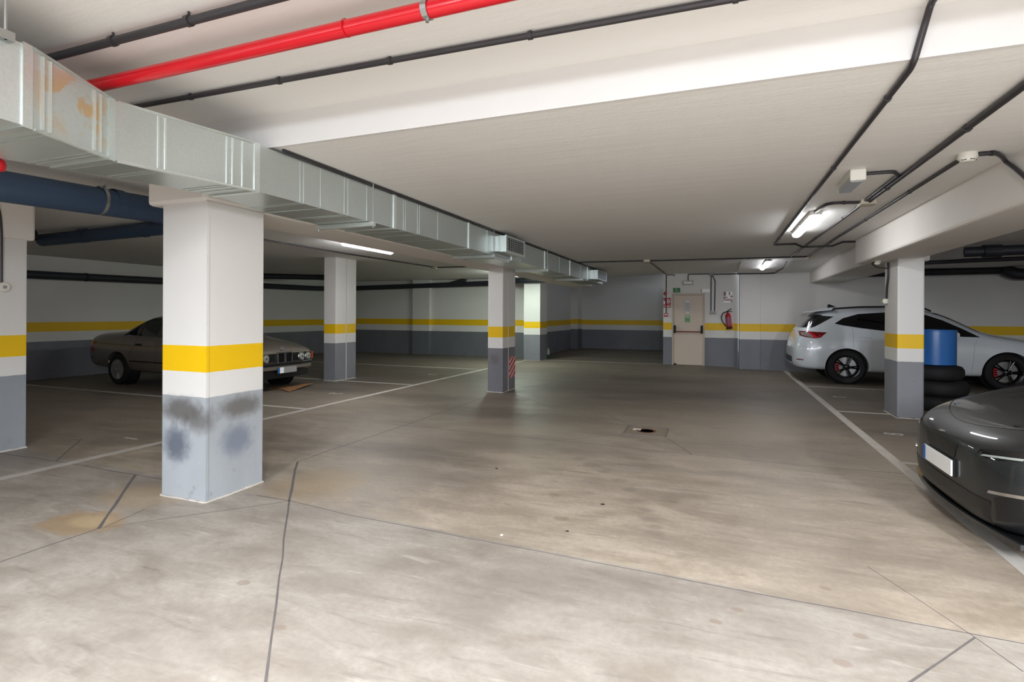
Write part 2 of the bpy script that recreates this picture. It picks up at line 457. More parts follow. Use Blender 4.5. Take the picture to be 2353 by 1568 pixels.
# ------------------------------------------------------------------ floor paint and joints (parts of the floor)
def strip(name, pts, wd_, m, z=.002, th=.0015, jit=0.0):
    b = MB(); P = [Vector((x, y, 0)) for x, y in pts]
    Q = [P[0]]
    for a, e in zip(P[:-1], P[1:]):
        n = max(1, int((e-a).length/.25)) if jit else 1
        for i in range(1, n+1):
            q = a.lerp(e, i/n)
            if jit and i < n: q += Vector((random.uniform(-jit, jit), random.uniform(-jit, jit), 0))
            Q.append(q)
    L = []; R = []
    for i, q in enumerate(Q):
        d = (Q[min(i+1, len(Q)-1)]-Q[max(i-1, 0)]).normalized(); nn = Vector((-d.y, d.x, 0))*wd_*.5*(random.uniform(.75, 1.25) if jit else 1)
        L.append(q+nn); R.append(q-nn)
    n = len(Q)
    vs = [(v.x, v.y, z) for v in L]+[(v.x, v.y, z) for v in R]+[(v.x, v.y, z-th) for v in L]+[(v.x, v.y, z-th) for v in R]
    fs = []
    for i in range(n-1):
        fs += [(i, n+i, n+i+1, i+1), (2*n+i, i, i+1, 2*n+i+1), (n+i, 3*n+i, 3*n+i+1, n+i+1)]
    fs += [(0, 2*n, 3*n, n), (n-1, 2*n-1, 4*n-1, 3*n-1)]
    b.add(vs, fs)
    return b.build(name, m, fl)
PL = M['line']
strip('parking_line', [(1.685, -4.5), (1.69, 15.85)], .105, PL)
strip('parking_line', [(-5.92, -2), (-5.775, 13.2)], .10, PL)
strip('parking_line', [(-5.77, 13.2), (-5.70, 16.1)], .07, PL)
for y in (6.55, 9.60, 12.97): strip('parking_line', [(-13.6, y), (-5.88, y-.02)], .085, PL, .0022)
for y in (3.3, 6.41, 9.51, 12.61): strip('parking_line', [(1.72, y), (8.8, y)], .085, PL, .0022)
strip('parking_line', [(-5.2, 16.5), (-1.5, 16.56)], .06, PL)
J = M['joint']
for pts, wd_ in (([(-3.86, 4.18), (-3.13, 3.3)], .03), ([(-3.13, 3.3), (-2.26, 2.31), (-1.67, 1.64), (-.9, .75)], .018),
                 ([(-3.45, 3.29), (-3.11, 3.29)], .02), ([(-3.11, 3.29), (-2.51, 3.22), (-1.77, 3.19), (-.99, 3.16), (-.33, 3.13), (.33, 3.1), (1.6, 3.06)], .011),
                 ([(-3.92, 1.2), (-3.92, 1.86), (-3.91, 2.39)], .014), ([(-3.91, 2.39), (-4.9, 3.3)], .032),
                 ([(-3.91, 2.39), (-3.48, 2.88), (-3.11, 3.29)], .010), ([(-3.9, 2.42), (-3.98, 2.75)], .010),
                 ([(-6.94, 3.29), (-6.07, 3.31), (-4.9, 3.3), (-4.2, 3.29)], .016), ([(-6.07, 3.32), (-6.85, 3.99)], .02),
                 ([(-3.86, 4.18), (-3.87, 4.66), (-3.83, 6.01), (-3.84, 7.07), (-3.81, 9.2)], .013),
                 ([(-4.03, 6.07), (-2.11, 6.02), (-1.47, 6.01), (-.24, 5.95), (.62, 5.93), (2.6, 6.0)], .009),
                 ([(-1.06, 6.65), (-1.73, 6.02)], .010), ([(-.56, 6.65), (-.24, 5.95)], .014), ([(-1.09, 7.2), (-1.75, 8.27)], .008),
                 ([(-.58, 7.2), (0.15, 7.5)], .008),
                 ([(.83, 3.68), (1.11, 3.05), (1.19, 2.83)], .006), ([(1.11, 3.05), (.5, 2.3)], .014),
                 ([(-3.7, 9.95), (-2.6, 12.4), (-1.6, 16.2)], .012), ([(-3.6, 9.3), (-2.3, 8.0)], .01)):
    strip('expansion_joint', pts, wd_*.62, J, .0012, .001, .006)
# painted bay numbers, faint
def number(txt, loc, rz, size):
    cu = bpy.data.curves.new('bay_number', 'FONT'); cu.body = txt; cu.size = size; cu.extrude = .0008; cu.align_x = 'CENTER'; cu.align_y = 'CENTER'
    o = bpy.data.objects.new('bay_number', cu); COL.objects.link(o); o.location = loc; o.rotation_euler = (0, 0, rz); o.parent = fl
    cu.materials.append(M['number'])
number('8', (2.07, 7.93, .002), PI/2, .30)
number('7', (2.09, 11.17, .002), PI/2, .30)
number('1', (-6.37, 4.23, .002), -PI/2, .30)
number('2', (-6.52, 8.0, .002), -PI/2, .34)
number('3', (-6.44, 11.41, .002), -PI/2, .34)

# drain cover in the aisle
t = thing('drain_cover', 'square metal drain cover set in the aisle floor', 'drain cover', (0, 0, 0))
q = [(-1.075, 6.655), (-.572, 6.645), (-.587, 7.20), (-1.082, 7.20)]
MB().prism(q, 0.0006, .004).build('lid', M['iron'], t)
b = MB()
for a, e in zip(q, q[1:]+q[:1]):
    b.tube([(a[0], a[1], .003), (e[0], e[1], .003)], .008, 5)
b.build('frame', M['joint'], t)
MB().lathe([(.095, .004), (.11, .008), (.125, .004)], (-.83, 6.93, 0), n=20).build('lifting_ring', M['rust'], t)
MB().box(-1.0, -.9, 6.93, 7.02, .004, .007).build('paint_patch', M['caulk'], t)
# bits of litter
for (x, y, sx, sy, m, lab) in ((-.82, 4.12, .03, .016, 'black', 'small dark scrap on the floor right of the two brown stains'),
                              (-.94, 3.52, .022, .01, 'black', 'tiny dark scrap on the floor below the brown stains'),
                              (-1.33, 3.30, .018, .014, 'sign_white', 'tiny white scrap on the floor by the long joint'),
                              (-1.95, 4.7, .02, .014, 'black', 'small dark scrap on the floor left of the brown stains')):
    bb = MB(); bb.prism([(x-sx/2, y-sy/2), (x+sx/2, y-sy*.3), (x+sx*.4, y+sy/2), (x-sx*.3, y+sy*.4)], .0005, .006)
    tag(bb.build('litter', M[m]), lab, 'litter')

# ------------------------------------------------------------------ ventilation duct
def pw(tab, y):
    if y <= tab[0][0]: return tab[0][1]
    for (a, b_), (c_, d) in zip(tab, tab[1:]):
        if y <= c_: return b_+(d-b_)*(y-a)/(c_-a)
    return tab[-1][1]
DR = [(-1, -2.93), (1.3, -2.93), (1.49, -2.95), (2.02, -3.19), (2.88, -3.04), (16, -3.04)]
DL = [(-1, -3.76), (1.5, -3.76), (1.8, -3.735), (2.3, -3.59), (2.87, -3.44), (3.5, -3.62), (16, -3.62)]
DT = [(-1, 2.69), (1.49, 2.687), (2.02, 2.662), (16, 2.662)]
DB = [(-1, 2.315), (1.49, 2.318), (2.02, 2.33), (16, 2.33)]
def dring(y, g=0.0):
    return [(pw(DR, y)+g, y, pw(DT, y)+min(g, .008)), (pw(DR, y)+g, y, pw(DB, y)-g), (pw(DL, y)-g, y, pw(DB, y)-g), (pw(DL, y)-g, y, pw(DT, y)+min(g, .008))]
def dloft(b, ys, g=0.0):
    vs = []; fs = []
    for y in ys: vs += dring(y, g)
    n = len(ys)
    for i in range(n-1):
        for j in range(4): fs.append((4*i+j, 4*i+(j+1) % 4, 4*i+4+(j+1) % 4, 4*i+4+j))
    fs += [(3, 2, 1, 0), (4*n-4, 4*n-3, 4*n-2, 4*n-1)]
    return b.add(vs, fs)
duct = thing('ventilation_duct', 'long galvanised metal air duct hung under the ceiling beside the columns', 'duct', (-3.3, 8, 2.33))
duct.matrix_world = Matrix.Translation((0, 0, 0)); duct.location = (0, 0, 0)
brk = [-1.0, 1.49, 2.0, 2.88, 4.61, 6.34, 7.9, 9.65, 11.5, 13.2, 15.1]
kinks = [1.3, 1.8, 2.3, 3.5]
seams = {1: [1.56, 1.6, 1.87, 1.91], 2: [2.05, 2.24, 2.28, 2.66, 2.70, 2.77], 3: [3.3, 3.34, 3.53, 3.83, 3.88, 4.15], 4: [4.77, 4.81, 5.05, 5.09, 5.5], 5: [6.9, 6.94], 6: [8.3], 7: [10.65], 8: [12.5]}
for i in range(len(brk)-1):
    a, e = brk[i], brk[i+1]
    ys = sorted({a, e} | {k for k in kinks if a < k < e})
    s_ = dloft(MB(), ys).build('duct_section', M['galv_rust' if i in (0, 1) else 'galv'], duct)
    for y in seams.get(i, []):
        b = MB(); x = pw(DR, y); dx = pw(DR, y+.012)
        b.box(min(x, dx)-.002, max(x, dx)+(.005 if i < 3 else .002), y, y+.012, pw(DB, y)+.008, pw(DT, y)-.008)
        b.box(pw(DL, y)+.01, x-.01, y, y+.012, pw(DB, y)-.004, pw(DB, y)+.002)
        b.build('seam', M['galv_light' if i < 3 else 'galv'], s_)
    if i:
        dloft(MB(), [a-.022, a+.022], .009).build('flange', M['galv_light'], duct)
# folded lower and upper lips along the near sections
for (y0, y1) in ((1.52, 1.98), (2.03, 2.86)):
    n = 5; ys = [y0+(y1-y0)*i/n for i in range(n+1)]
    MB().tube([(pw(DR, y)+.003, y, pw(DB, y)-.002) for y in ys], .010, 6).build('lip', M['galv_light'], duct)
    MB().tube([(pw(DR, y)+.003, y, pw(DT, y)+.004) for y in ys], .008, 6).build('lip', M['galv_light'], duct)
def outlet(y0, y1, label):
    b = MB(); b.box(-3.05, -2.955, y0, y1, 2.385, 2.61); o = b.build('outlet_collar', M['galv_light'], duct)
    MB().box(-2.955, -2.945, y0-.01, y1+.01, 2.375, 2.62).build('outlet_flange', M['galv'], o)
    MB().box(-2.945, -2.865, y0+.01, y1-.01, 2.38, 2.615).build('outlet_box', M['galv_light'], o)
    fr = MB(); x0, x1 = -2.868, -2.855
    fr.box(x0, x1, y0, y1, 2.375, 2.40); fr.box(x0, x1, y0, y1, 2.597, 2.622); fr.box(x0, x1, y0, y0+.05, 2.40, 2.597); fr.box(x0, x1, y1-.05, y1, 2.40, 2.597)
    g_ = fr.build('grille', M['galv_light'], duct)
    MB().box(-2.8655, -2.8635, y0+.04, y1-.04, 2.395, 2.60).build('opening', M['black'], g_)
    n = int((y1-y0-.1)/.08)
    mesh = None
    for k in range(n):
        y = y0+.05+(y1-y0-.1)*(k+.5)/n
        MB().box(-2.862, -2.856, y-.010, y+.010, 2.395, 2.60).build('vane', M['steel'], g_)
    for k in range(6):
        z = 2.40+.197*(k+.5)/6
        MB().box(-2.862, -2.857, y0+.05, y1-.05, z-.005, z+.005).build('vane', M['steel'], g_)
outlet(7.2, 8.02, '')
outlet(13.55, 14.75, '')
MB().box(-3.55, -3.06, 7.25, 7.85, 2.28, 2.332).build('bottom_plenum', M['galv_light'], duct)
def hanger(y, x0=-3.74, x1=-2.99):
    h = MB(); h.box(x0, x1, y-.02, y+.02, 2.285, 2.325); o = h.build('hanger_rail', M['galv_light'], duct)
    MB().cyl((-3.005, y, 2.27), (-3.005, y, 2.705 if y > 3 else 2.94), .006, 6).build('hanger_rod', M['steel'], o)
    if x0 > -3.66: MB().cyl((x0+.02, y, 2.27), (x0+.02, y, 2.70), .006, 6).build('hanger_rod', M['steel'], o)
for y in (4.2, 7.1, 9.7, 12.5): hanger(y, -3.655)
MB().cyl((-2.91, 1.39, 2.66), (-2.91, 1.39, 2.94), .007, 6).build('hanger_rod', M['steel'], duct)
MB().box(-2.94, -2.90, 1.36, 1.42, 2.66, 2.70).build('hanger_bracket', M['steel'], duct)

# ------------------------------------------------------------------ pipes and conduits
def pipe(name, label, cat, pts, r, m, fil=.05, n=10, clips=(), group=None, clipm='black_plastic', up=None):
    P = fillet(pts, fil) if len(pts) > 2 else [Vector(p) for p in pts]
    o = tag(MB().tube(P, r, n).build(name, M[m], None, 0, True), label, cat, group)
    for cpt in clips:
        c0 = Vector(cpt)
        # direction of the nearest segment
        best = min(zip(P[:-1], P[1:]), key=lambda s_: ((s_[0]+s_[1])/2-c0).length); d = (best[1]-best[0]).normalized()
        b = MB().cyl(c0-d*.012, c0+d*.012, r*1.3, 10)
        if up: 
            u = Vector(up); e = c0+u
            b.cyl(c0, e, .006, 6)
        b.build('clip', M[clipm], o, 0, True)
    return o
def along(a, b, ts): return [tuple(Vector(a).lerp(Vector(b), t_)) for t_ in ts]
# near slab
a, b_ = (-4.3, 1.86, 2.885), (4.0, 1.87, 2.885)
pipe('conduit', 'thick black conduit at the top left corner of the photo', 'conduit', [a, b_], .021, 'black_plastic', clips=[(-2.95, 1.86, 2.885), (-2.4, 1.86, 2.885)], up=(0, 0, .045))
a, b_ = (-4.35, 2.06, 2.80), (8.8, 2.03, 2.80)
rp = pipe('fire_main', 'glossy red fire pipe crossing the ceiling above the duct', 'pipe', [a, b_], .038, 'red_pipe', n=16)
for x in (-1.19, 1.2, 3.4):
    b = MB(); b.lathe([(.039, -.014), (.044, -.014), (.044, .014), (.039, .014)], (x, 2.05, 2.80), 'X', 18, True); b.cyl((x, 2.05, 2.84), (x, 2.05, 2.935), .006, 6)
    b.cyl((x, 2.05, 2.765), (x, 2.05, 2.745), .008, 6)
    b.build('pipe_clamp', M['steel'], rp)
MB().lathe([(.0385, -.004), (.041, -.004), (.041, .004), (.0385, .004)], (-1.62, 2.05, 2.80), 'X', 18, True).build('weld_bead', M['red_pipe'], rp)
a, b_ = (-4.3, 2.535, 2.905), (5.0, 2.72, 2.905)
pipe('conduit', 'thin black conduit between the red pipe and the bright ceiling step', 'conduit', [a, b_], .0165, 'black_plastic',
     clips=along(a, b_, (.11, .19, .275, .365, .47)), up=(0, 0, .03))
# red fitting at left edge, under the duct
t = thing('sprinkler_elbow', 'round red fitting below the duct at the left edge of the photo', 'pipe fitting', (0, 0, 0))
MB().lathe([(.0, -.04), (.028, -.03), (.036, 0), (.03, .028), (.0, .04)], (-3.81, 1.79, 2.30), 'Z', 16).build('cap', M['red_pipe'], t, 0, True)
MB().cyl((-3.815, 1.79, 2.31), (-3.815, 1.79, 2.70), .02, 12).build('drop_pipe', M['red_pipe'], t, 0, True)
# main slab conduits
zc = 2.672
pipe('conduit', 'black conduit running from the ceiling step past the lit lamp and turning right', 'conduit',
     [(.93, -1, ZN-.014), (.915, 3.0, ZN-.014), (.862, 3.028, 2.68), (.87, 3.12, zc), (.90, 10.07, zc), (1.22, 10.07, zc), (1.35, 10.3, zc-.03), (1.8, 10.3, zc-.03), (1.9, 10.05, zc), (2.09, 10.07, zc)],
     .0155, 'black_plastic', .03, clips=[(.872, 3.5, zc), (.878, 5.0, zc), (.884, 6.5, zc), (.89, 8.0, zc), (.896, 9.3, zc)])
pipe('conduit', 'thick black conduit ending at the cream junction box beside the small lamp', 'conduit', [(1.49, .5, zc-.006), (1.475, 3.5, zc-.006), (1.47, 6.5, zc-.006)], .021, 'black_plastic',
     clips=[(1.475, 4.2, zc-.006), (1.472, 5.9, zc-.006)])
pipe('conduit', 'thin black conduit hugging the thick one, bending left to the small lamp', 'conduit', [(1.10, 5.29, zc), (1.37, 5.29, zc), (1.435, 5.45, zc), (1.435, 6.5, zc)], .014, 'black_plastic', .05)
pipe('conduit', 'black conduit from the junction box back towards the far lamp', 'conduit', [(1.45, 6.7, zc), (1.40, 12.2, zc)], .0155, 'black_plastic', clips=[(1.44, 7.6, zc), (1.42, 9.4, zc), (1.41, 11.2, zc)])
pipe('conduit', 'black conduit from the junction box to the lit fluorescent lamp', 'conduit', [(1.42, 6.6, zc), (1.10, 6.53, zc), (1.055, 7.05, zc)], .015, 'black_plastic', .12, clips=[(1.25, 6.56, zc)])
pipe('conduit', 'black conduit from the smoke detector to the far end of the aisle', 'conduit', [(1.735, 5.05, zc), (1.72, 9.5, zc), (1.735, 12.3, zc)], .0155, 'black_plastic', clips=[(1.73, 6.2, zc), (1.725, 7.8, zc), (1.72, 10, zc)])
pipe('conduit', 'black conduit curving away right from the smoke detector', 'conduit', [(1.79, 4.93, zc), (1.90, 4.93, zc), (2.00, 5.08, zc), (2.052, 5.165, 2.655), (2.055, 5.05, 2.581), (2.055, 4.91, 2.482), (2.055, 4.45, 2.16)], .016, 'black_plastic', .06, clips=[(1.88, 4.93, zc)])
pipe('conduit', 'black conduit crossing the far ceiling in front of the exit door', 'conduit', [(-2.99, 12.04, zc), (-1.46, 12.18, zc), (-.25, 12.26, zc), (1.72, 12.3, zc)], .0155, 'black_plastic', clips=[(-2.2, 12.11, zc), (.6, 12.28, zc)])
pipe('conduit', 'black conduit from the far junction box to the corner above the call point', 'conduit', [(-1.44, 12.22, zc), (-1.42, 16.3, zc)], .014, 'black_plastic', clips=[(-1.43, 14.2, zc)])
pipe('conduit', 'black conduit lying along the duct top and ceiling corner', 'conduit', [(-3.015, 3.1, 2.678), (-3.015, 15.0, 2.678)], .012, 'black_plastic')
def jbox(label, x, y, sx=.12, sy=.16, z=ZC, h=.05, m='cream_plastic'):
    t = thing('junction_box', label, 'junction box', (x, y, z-h))
    MB().box(-sx/2, sx/2, -sy/2, sy/2, .006, h+.004).build('body', M[m], t, .005)
    MB().box(-sx/2-.002, sx/2+.002, -sy/2-.002, sy/2+.002, -.004, .006).build('cover', M[m], t, .003)
    return t
jbox('cream junction box on the ceiling between the two right lamps', 1.465, 6.6, .14, .18)
jbox('small white junction box on the far ceiling in front of the exit door', -1.46, 12.18, .13, .2)
jbox('small pale junction box at the far end of the detector conduit', 1.76, 12.35, .12, .2)
# far wall items, plane y = 16.5
YW = 16.5
pipe('conduit', 'black wall conduit dropping past the red sign to the call point', 'conduit', [(-1.415, YW-.02, 2.68), (-1.415, YW-.02, 1.5)], .013, 'black_plastic', clips=[(-1.415, YW-.02, 2.3), (-1.415, YW-.02, 1.62)])
pipe('conduit', 'short black conduit stub at the top corner beside the call point drop', 'conduit', [(-1.40, YW-.03, 2.66), (-1.22, YW-.03, 2.66), (-1.17, YW-.03, 2.63)], .012, 'black_plastic', .03)
pipe('conduit', 'black conduit along the wall top feeding the emergency lamp above the door', 'conduit', [(-.80, YW-.02, 2.48), (-.80, YW-.02, 2.665), (-.2, YW-.02, 2.665)], .013, 'black_plastic', .03)
pipe('conduit', 'black conduit along the far wall top from the light switch box to the far lamp', 'conduit', [(-.1, YW-.03, 2.65), (.50, YW-.04, 2.65), (.535, 15.81, 2.60), (1.15, 15.81, 2.595), (1.42, 15.76, 2.597), (1.50, 14.6, 2.625), (1.42, 13.2, 2.655)], .015, 'black_plastic', .05)
jbox('grey junction box at the wall top above the two switches', -.155, YW-.06, .13, .1, 2.69, .07, 'grey_plastic')
pipe('conduit', 'left of two black conduits dropping to the switches', 'conduit', [(-.168, YW-.02, 2.62), (-.168, YW-.02, 1.6)], .014, 'black_plastic', group=None)
pipe('conduit', 'right of two black conduits dropping to the switches, kinked at its top', 'conduit', [(-.135, YW-.02, 2.62), (-.058, YW-.02, 2.46), (-.07, YW-.02, 1.6)], .014, 'black_plastic', .05)
for x, lab in ((-.168, 'left grey light switch on the wall beside the exit door'), (-.068, 'right grey light switch on the wall, nearer the extinguisher')):
    t = thing('light_switch', lab, 'light switch', (x, YW-.045, 1.50))
    MB().box(-.035, .035, 0, .045, 0, .085).build('housing', M['grey_plastic'], t, .006)
    MB().box(-.022, .022, -.006, .002, .018, .066).build('rocker', M['cream_plastic'], t, .002)

def flat(name, label, cat, x0, x1, z0, z1, m, y=YW, th=.006):
    t = thing(name, label, cat, ((x0+x1)/2, y, z0))
    MB().box(-(x1-x0)/2, (x1-x0)/2, -th, 0, 0, z1-z0).build('panel', M[m], t)
    return t
def mark(t, name, x0, x1, z0, z1, m, y=-.0075): return MB().box(x0, x1, y, y+.003, z0, z1).build(name, M[m], t)
# fire alarm sign
t = flat('fire_alarm_sign', 'red fire alarm sign on the narrow wall left of the exit door', 'sign', -1.49, -1.29, 1.69, 1.98, 'red')
MB().lathe([(.046, -.009), (.062, -.009), (.062, -.006), (.046, -.006)], (.02, 0, .19), 'Y', 20, True).build('ring_mark', M['sign_white'], t)
MB().lathe([(.0, -.009), (.024, -.009), (.024, -.006), (.0, -.006)], (.02, 0, .19), 'Y', 14).build('button_mark', M['sign_white'], t)
mark(t, 'rule', -.095, .095, .070, .075, 'sign_white'); mark(t, 'lettering', -.08, .08, .028, .046, 'sign_white')
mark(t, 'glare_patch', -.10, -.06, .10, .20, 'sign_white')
t = thing('alarm_sounder', 'small round red sounder on the conduit above the fire alarm sign', 'alarm', (-1.44, YW, 2.107))
MB().lathe([(.052, 0), (.052, -.05), (.04, -.065), (0, -.07)], (0, 0, 0), 'Y', 20).build('body', M['red'], t, 0, True)
MB().lathe([(.02, -.066), (.02, -.075), (0, -.075)], (0, 0, 0), 'Y', 12).build('horn', M['dark_red'], t)
t = thing('call_point', 'small red manual call point below the fire alarm sign', 'call point', (-1.425, YW, 1.425))
MB().box(-.05, .05, -.05, 0, 0, .1).build('box', M['red'], t, .005)
MB().box(-.03, .03, -.054, -.048, .045, .075).build('window', M['sign_white'], t)
t = flat('exit_sign', 'small green exit sign above the left corner of the door', 'sign', -1.225, -1.02, 2.13, 2.27, 'green')
mark(t, 'figure', -.035, .015, .075, .12, 'pale_green'); mark(t, 'lettering', -.08, .08, .015, .035, 'pale_green'); mark(t, 'arrow', -.01, .03, .045, .06, 'pale_green')
t = thing('emergency_lamp', 'white emergency lamp box on the wall above the exit door', 'lamp', (-.806, YW, 2.36))
MB().box(-.143, .143, -.05, 0, 0, .115).build('housing', M['grey_plastic'], t, .006)
MB().box(-.125, .125, -.062, -.048, .016, .1).build('cover', M['white_plastic'], t, .005)
t = flat('door_plate', 'small bright white label above the right corner of the door', 'sign', -.45, -.205, 2.135, 2.228, 'sign_white')
mark(t, 'grey_end', -.122, -.09, .005, .088, 'grey_plastic')
t = flat('extinguisher_sign', 'shiny red and white sign above the fire extinguisher', 'sign', .172, .404, 1.83, 2.143, 'sign_white')
for (x0, x1, z0, z1) in ((-.116, -.06, .20, .31), (.02, .05, .22, .30), (.06, .116, .16, .2), (-.09, -.02, .14, .17), (-.116, .116, .06, .085), (-.1, .1, .10, .115), (.07, .116, .02, .05), (-.116, -.09, .1, .18)):
    mark(t, 'print', x0, x1, z0, z1, 'dark_red')

# exit door
dr = struct(MB().box(-1.245, -1.195, YW-.045, YW+.02, 0, 2.105).box(-.385, -.335, YW-.045, YW+.02, 0, 2.105).box(-1.195, -.385, YW-.045, YW+.02, 2.055, 2.105).build('door_1', M['door_frame'], None, .004))
leaf = MB().box(-1.193, -.387, YW-.03, YW+.02, .012, 2.053).build('leaf', M['door'], dr, .003)
bar = MB().cyl((-1.16, YW-.10, .985), (-.42, YW-.10, .985), .016, 10).build('push_bar', M['dark_red'], dr, 0, True)
for x in (-1.165, -.415):
    MB().box(x-.03, x+.03, YW-.12, YW-.028, .94, 1.17).build('bar_end', M['black'], dr, .01)
MB().box(-1.19, -1.12, YW-.05, YW-.028, .0, .05).build('hinge_pad', M['black'], dr)
# notices on the door
YD = YW-.031
t = flat('notice', 'white notice in a sleeve, upper of two papers on the door', 'notice', -.90, -.72, 1.54, 1.885, 'paper', YD, .002)
for k in range(9): mark(t, 'text_line', -.065, .06-.02*(k % 3), .06+.028*k, .066+.028*k, 'ink', -.0035)
mark(t, 'tape', -.04, .04, .32, .345, 'sign_white', -.004); mark(t, 'tape', -.03, .04, 0, .02, 'sign_white', -.004)
t = flat('notice', 'pale green notice on the door above the push bar', 'notice', -.889, -.736, 1.26, 1.463, 'pale_green', YD, .002)
mark(t, 'heading', -.05, .05, .145, .175, 'paper', -.0035)
for k in range(4): mark(t, 'text_line', -.06, .055, .03+.026*k, .038+.026*k, 'green', -.0035)

# fire extinguisher hung on the wall, tilted
t = thing('fire_extinguisher', 'red fire extinguisher hanging tilted on the wall by the door', 'fire extinguisher', (.33, YW-.09, 1.09))
t.rotation_euler = (0, math.radians(-6), 0)
MB().lathe([(0, 0), (.07, 0), (.078, .02), (.078, .36), (.06, .42), (.025, .445), (.022, .47), (0, .47)], n=20).build('cylinder', M['red'], t, 0, True)
MB().lathe([(.081, -.01), (.082, .05), (.0785, .055)], n=20).build('base_cup', M['black'], t, 0, True)
MB().lathe([(.0788, .10), (.0795, .11), (.0795, .33), (.0788, .34)], n=20).build('label', simple('label_print', (176, 90, 120), .4, var=.25, vs=14), t, 0, True)
MB().box(-.022, .022, -.022, .022, .465, .51).build('valve', M['black'], t, .004)
MB().tube([(0, 0, .51), (.04, -.01, .53), (.11, -.02, .56)], .011, 8).build('lever', M['black'], t)
MB().tube([(0, 0, .485), (.06, 0, .49), (.12, 0, .47)], .009, 8).build('carry_handle', M['black'], t)
MB().tube(fillet([(-.02, -.02, .49), (-.12, -.03, .47), (-.185, -.03, .36), (-.17, -.03, .22), (-.085, -.05, .08)], .08), .013, 8).build('hose', M['black'], t, 0, True)
MB().box(-.03, .03, .07, .092, .30, .40).build('bracket', M['steel'], t)

# fluorescent lamps
def lamp(label, x, y0, y1, lit='tube_aisle', z=ZC, w_=.125, rz=0.0, tip=True):
    L = y1-y0
    t = thing('fluorescent_lamp', label, 'ceiling lamp', (x, (y0+y1)/2, z-.085), rz, 'ceiling strip lamps')
    MB().box(-w_/2, w_/2, -L/2, L/2, .035, .086).build('housing', M['white_plastic'], t, .012)
    o = MB(); n = 8; LM = lit; prof = [(w_*.47*math.cos(PI*i/n), -.045*math.sin(PI*i/n)) for i in range(n+1)]
    ys = [-L/2+.012, -L/2+.05, L/2-.05, L/2-.012]
    vs = []
    for k, y in enumerate(ys):
        s_ = .72 if k in (0, 3) else 1
        vs += [(px_*s_, y, .038+pz_*s_) for px_, pz_ in prof]
    m = n+1; fs = [(k*m+i, k*m+i+1, (k+1)*m+i+1, (k+1)*m+i) for k in range(3) for i in range(n)]
    fs += [tuple(range(m)), tuple(range(3*m, 4*m))]+[(k*m, k*m+n, (k+1)*m+n, (k+1)*m) for k in range(3)]
    o.add(vs, fs); o.build('diffuser', M[lit], t, 0, True)
    for sx in (-1, 1):
        for q in (-L/2+.10, 0, L/2-.10):
            MB().box(sx*w_/2-.006, sx*w_/2+.006, q-.012, q+.012, .02, .06).build('clip', M['grey_plastic'], t)
    MB().cyl((0, -L/2+.005, .06), (0, -L/2-.03, .06), .014, 8).build('cable_gland', M['black'], t)
    return t
lamp('lit strip lamp on the ceiling right of the aisle, nearest of the lit ones', 1.065, 7.05, 8.75, 'tube_aisle')
lamp('lit strip lamp on the far ceiling near the exit door wall', 1.04, 12.75, 14.7, 'tube_far')
lamp('lit strip lamp over the left bays, half hidden above the long beam', -5.825, 7.3, 8.75, 'tube_bays')
lamp('lit strip lamp beyond the middle column over the left bays', -5.62, 13.6, 15.2, 'tube_back')
# small unlit emergency lamp
t = thing('emergency_lamp', 'small unlit white lamp on the ceiling left of the thick conduit', 'lamp', (1.085, 5.42, ZC-.10))
MB().box(-.058, .058, -.24, .24, .045, .102).build('housing', M['white_plastic'], t, .008)
MB().box(-.05, .05, -.225, .235, 0, .05).build('cover', M['clear'], t, .01)
MB().box(-.058, .058, -.262, -.238, .005, .10).build('end_cap', M['white_plastic'], t, .008)
# smoke detector
t = thing('smoke_detector', 'round cream smoke detector on the ceiling near the right edge', 'smoke detector', (1.74, 4.95, ZC))
MB().lathe([(.0, 0), (.062, 0), (.064, -.035), (.058, -.04), (0, -.04)], n=24).build('base', M['white_plastic'], t, 0, True)
MB().lathe([(.056, -.04), (.054, -.05), (.044, -.062), (.030, -.066), (0, -.066)], n=24).build('head', M['white_plastic'], t, 0, True)
for k in range(6):
    a = k*PI/3+.3
    MB().box(-.016, .016, -.052, -.047, -.056, -.049).build('slot', M['black'], t).rotation_euler = (0, 0, a)

# pipes over the left bays
z0 = 2.50
bp = pipe('drain_pipe', 'big navy blue drain pipe under the ceiling at upper left', 'pipe', [(-5.2, -3, 2.39), (-5.2, 2.3, 2.44), (-5.2, 3.9, 2.49), (-5.2, 4.35, 2.50)], .123, 'blue_pipe', .3, 20)
b = MB(); b.lathe([(.124, -.014), (.131, -.014), (.131, .014), (.124, .014)], (-5.2, 3.17, 2.475), 'Y', 24, True); b.cyl((-5.2, 3.17, 2.6), (-5.2, 3.17, 2.70), .006, 6); b.cyl((-5.12, 3.15, 2.58), (-5.08, 3.15, 2.60), .012, 6)
b.build('pipe_clamp', M['steel'], bp)
MB().lathe([(.124, -.05), (.128, -.05), (.128, .03), (.124, .03)], (-5.2, 3.32, 2.478), 'Y', 24, True).build('coupling', M['blue_pipe'], bp)
bp2 = pipe('drain_pipe', 'navy branch pipe running left behind the near striped column', 'pipe', [(-9.6, 5.05, 2.56), (-7.5, 5.0, 2.585), (-5.5, 4.9, 2.60), (-5.25, 4.3, 2.55)], .092, 'blue_pipe', .2, 16)
MB().lathe([(.093, -.012), (.099, -.012), (.099, .012), (.093, .012)], (-7.25, 5.0, 2.588), 'X', 20, True).build('pipe_clamp', M['black'], bp2)
MB().lathe([(.093, -.10), (.10, -.10), (.10, .06), (.093, .06)], (-8.55, 5.02, 2.574), 'X', 20, True).build('coupling', M['blue_pipe'], bp2)
MB().cyl((-9.5, 4.9, 2.62), (-9.5, 4.4, 2.50), .085, 14).build('branch', M['dark_pipe'], bp2, 0, True)
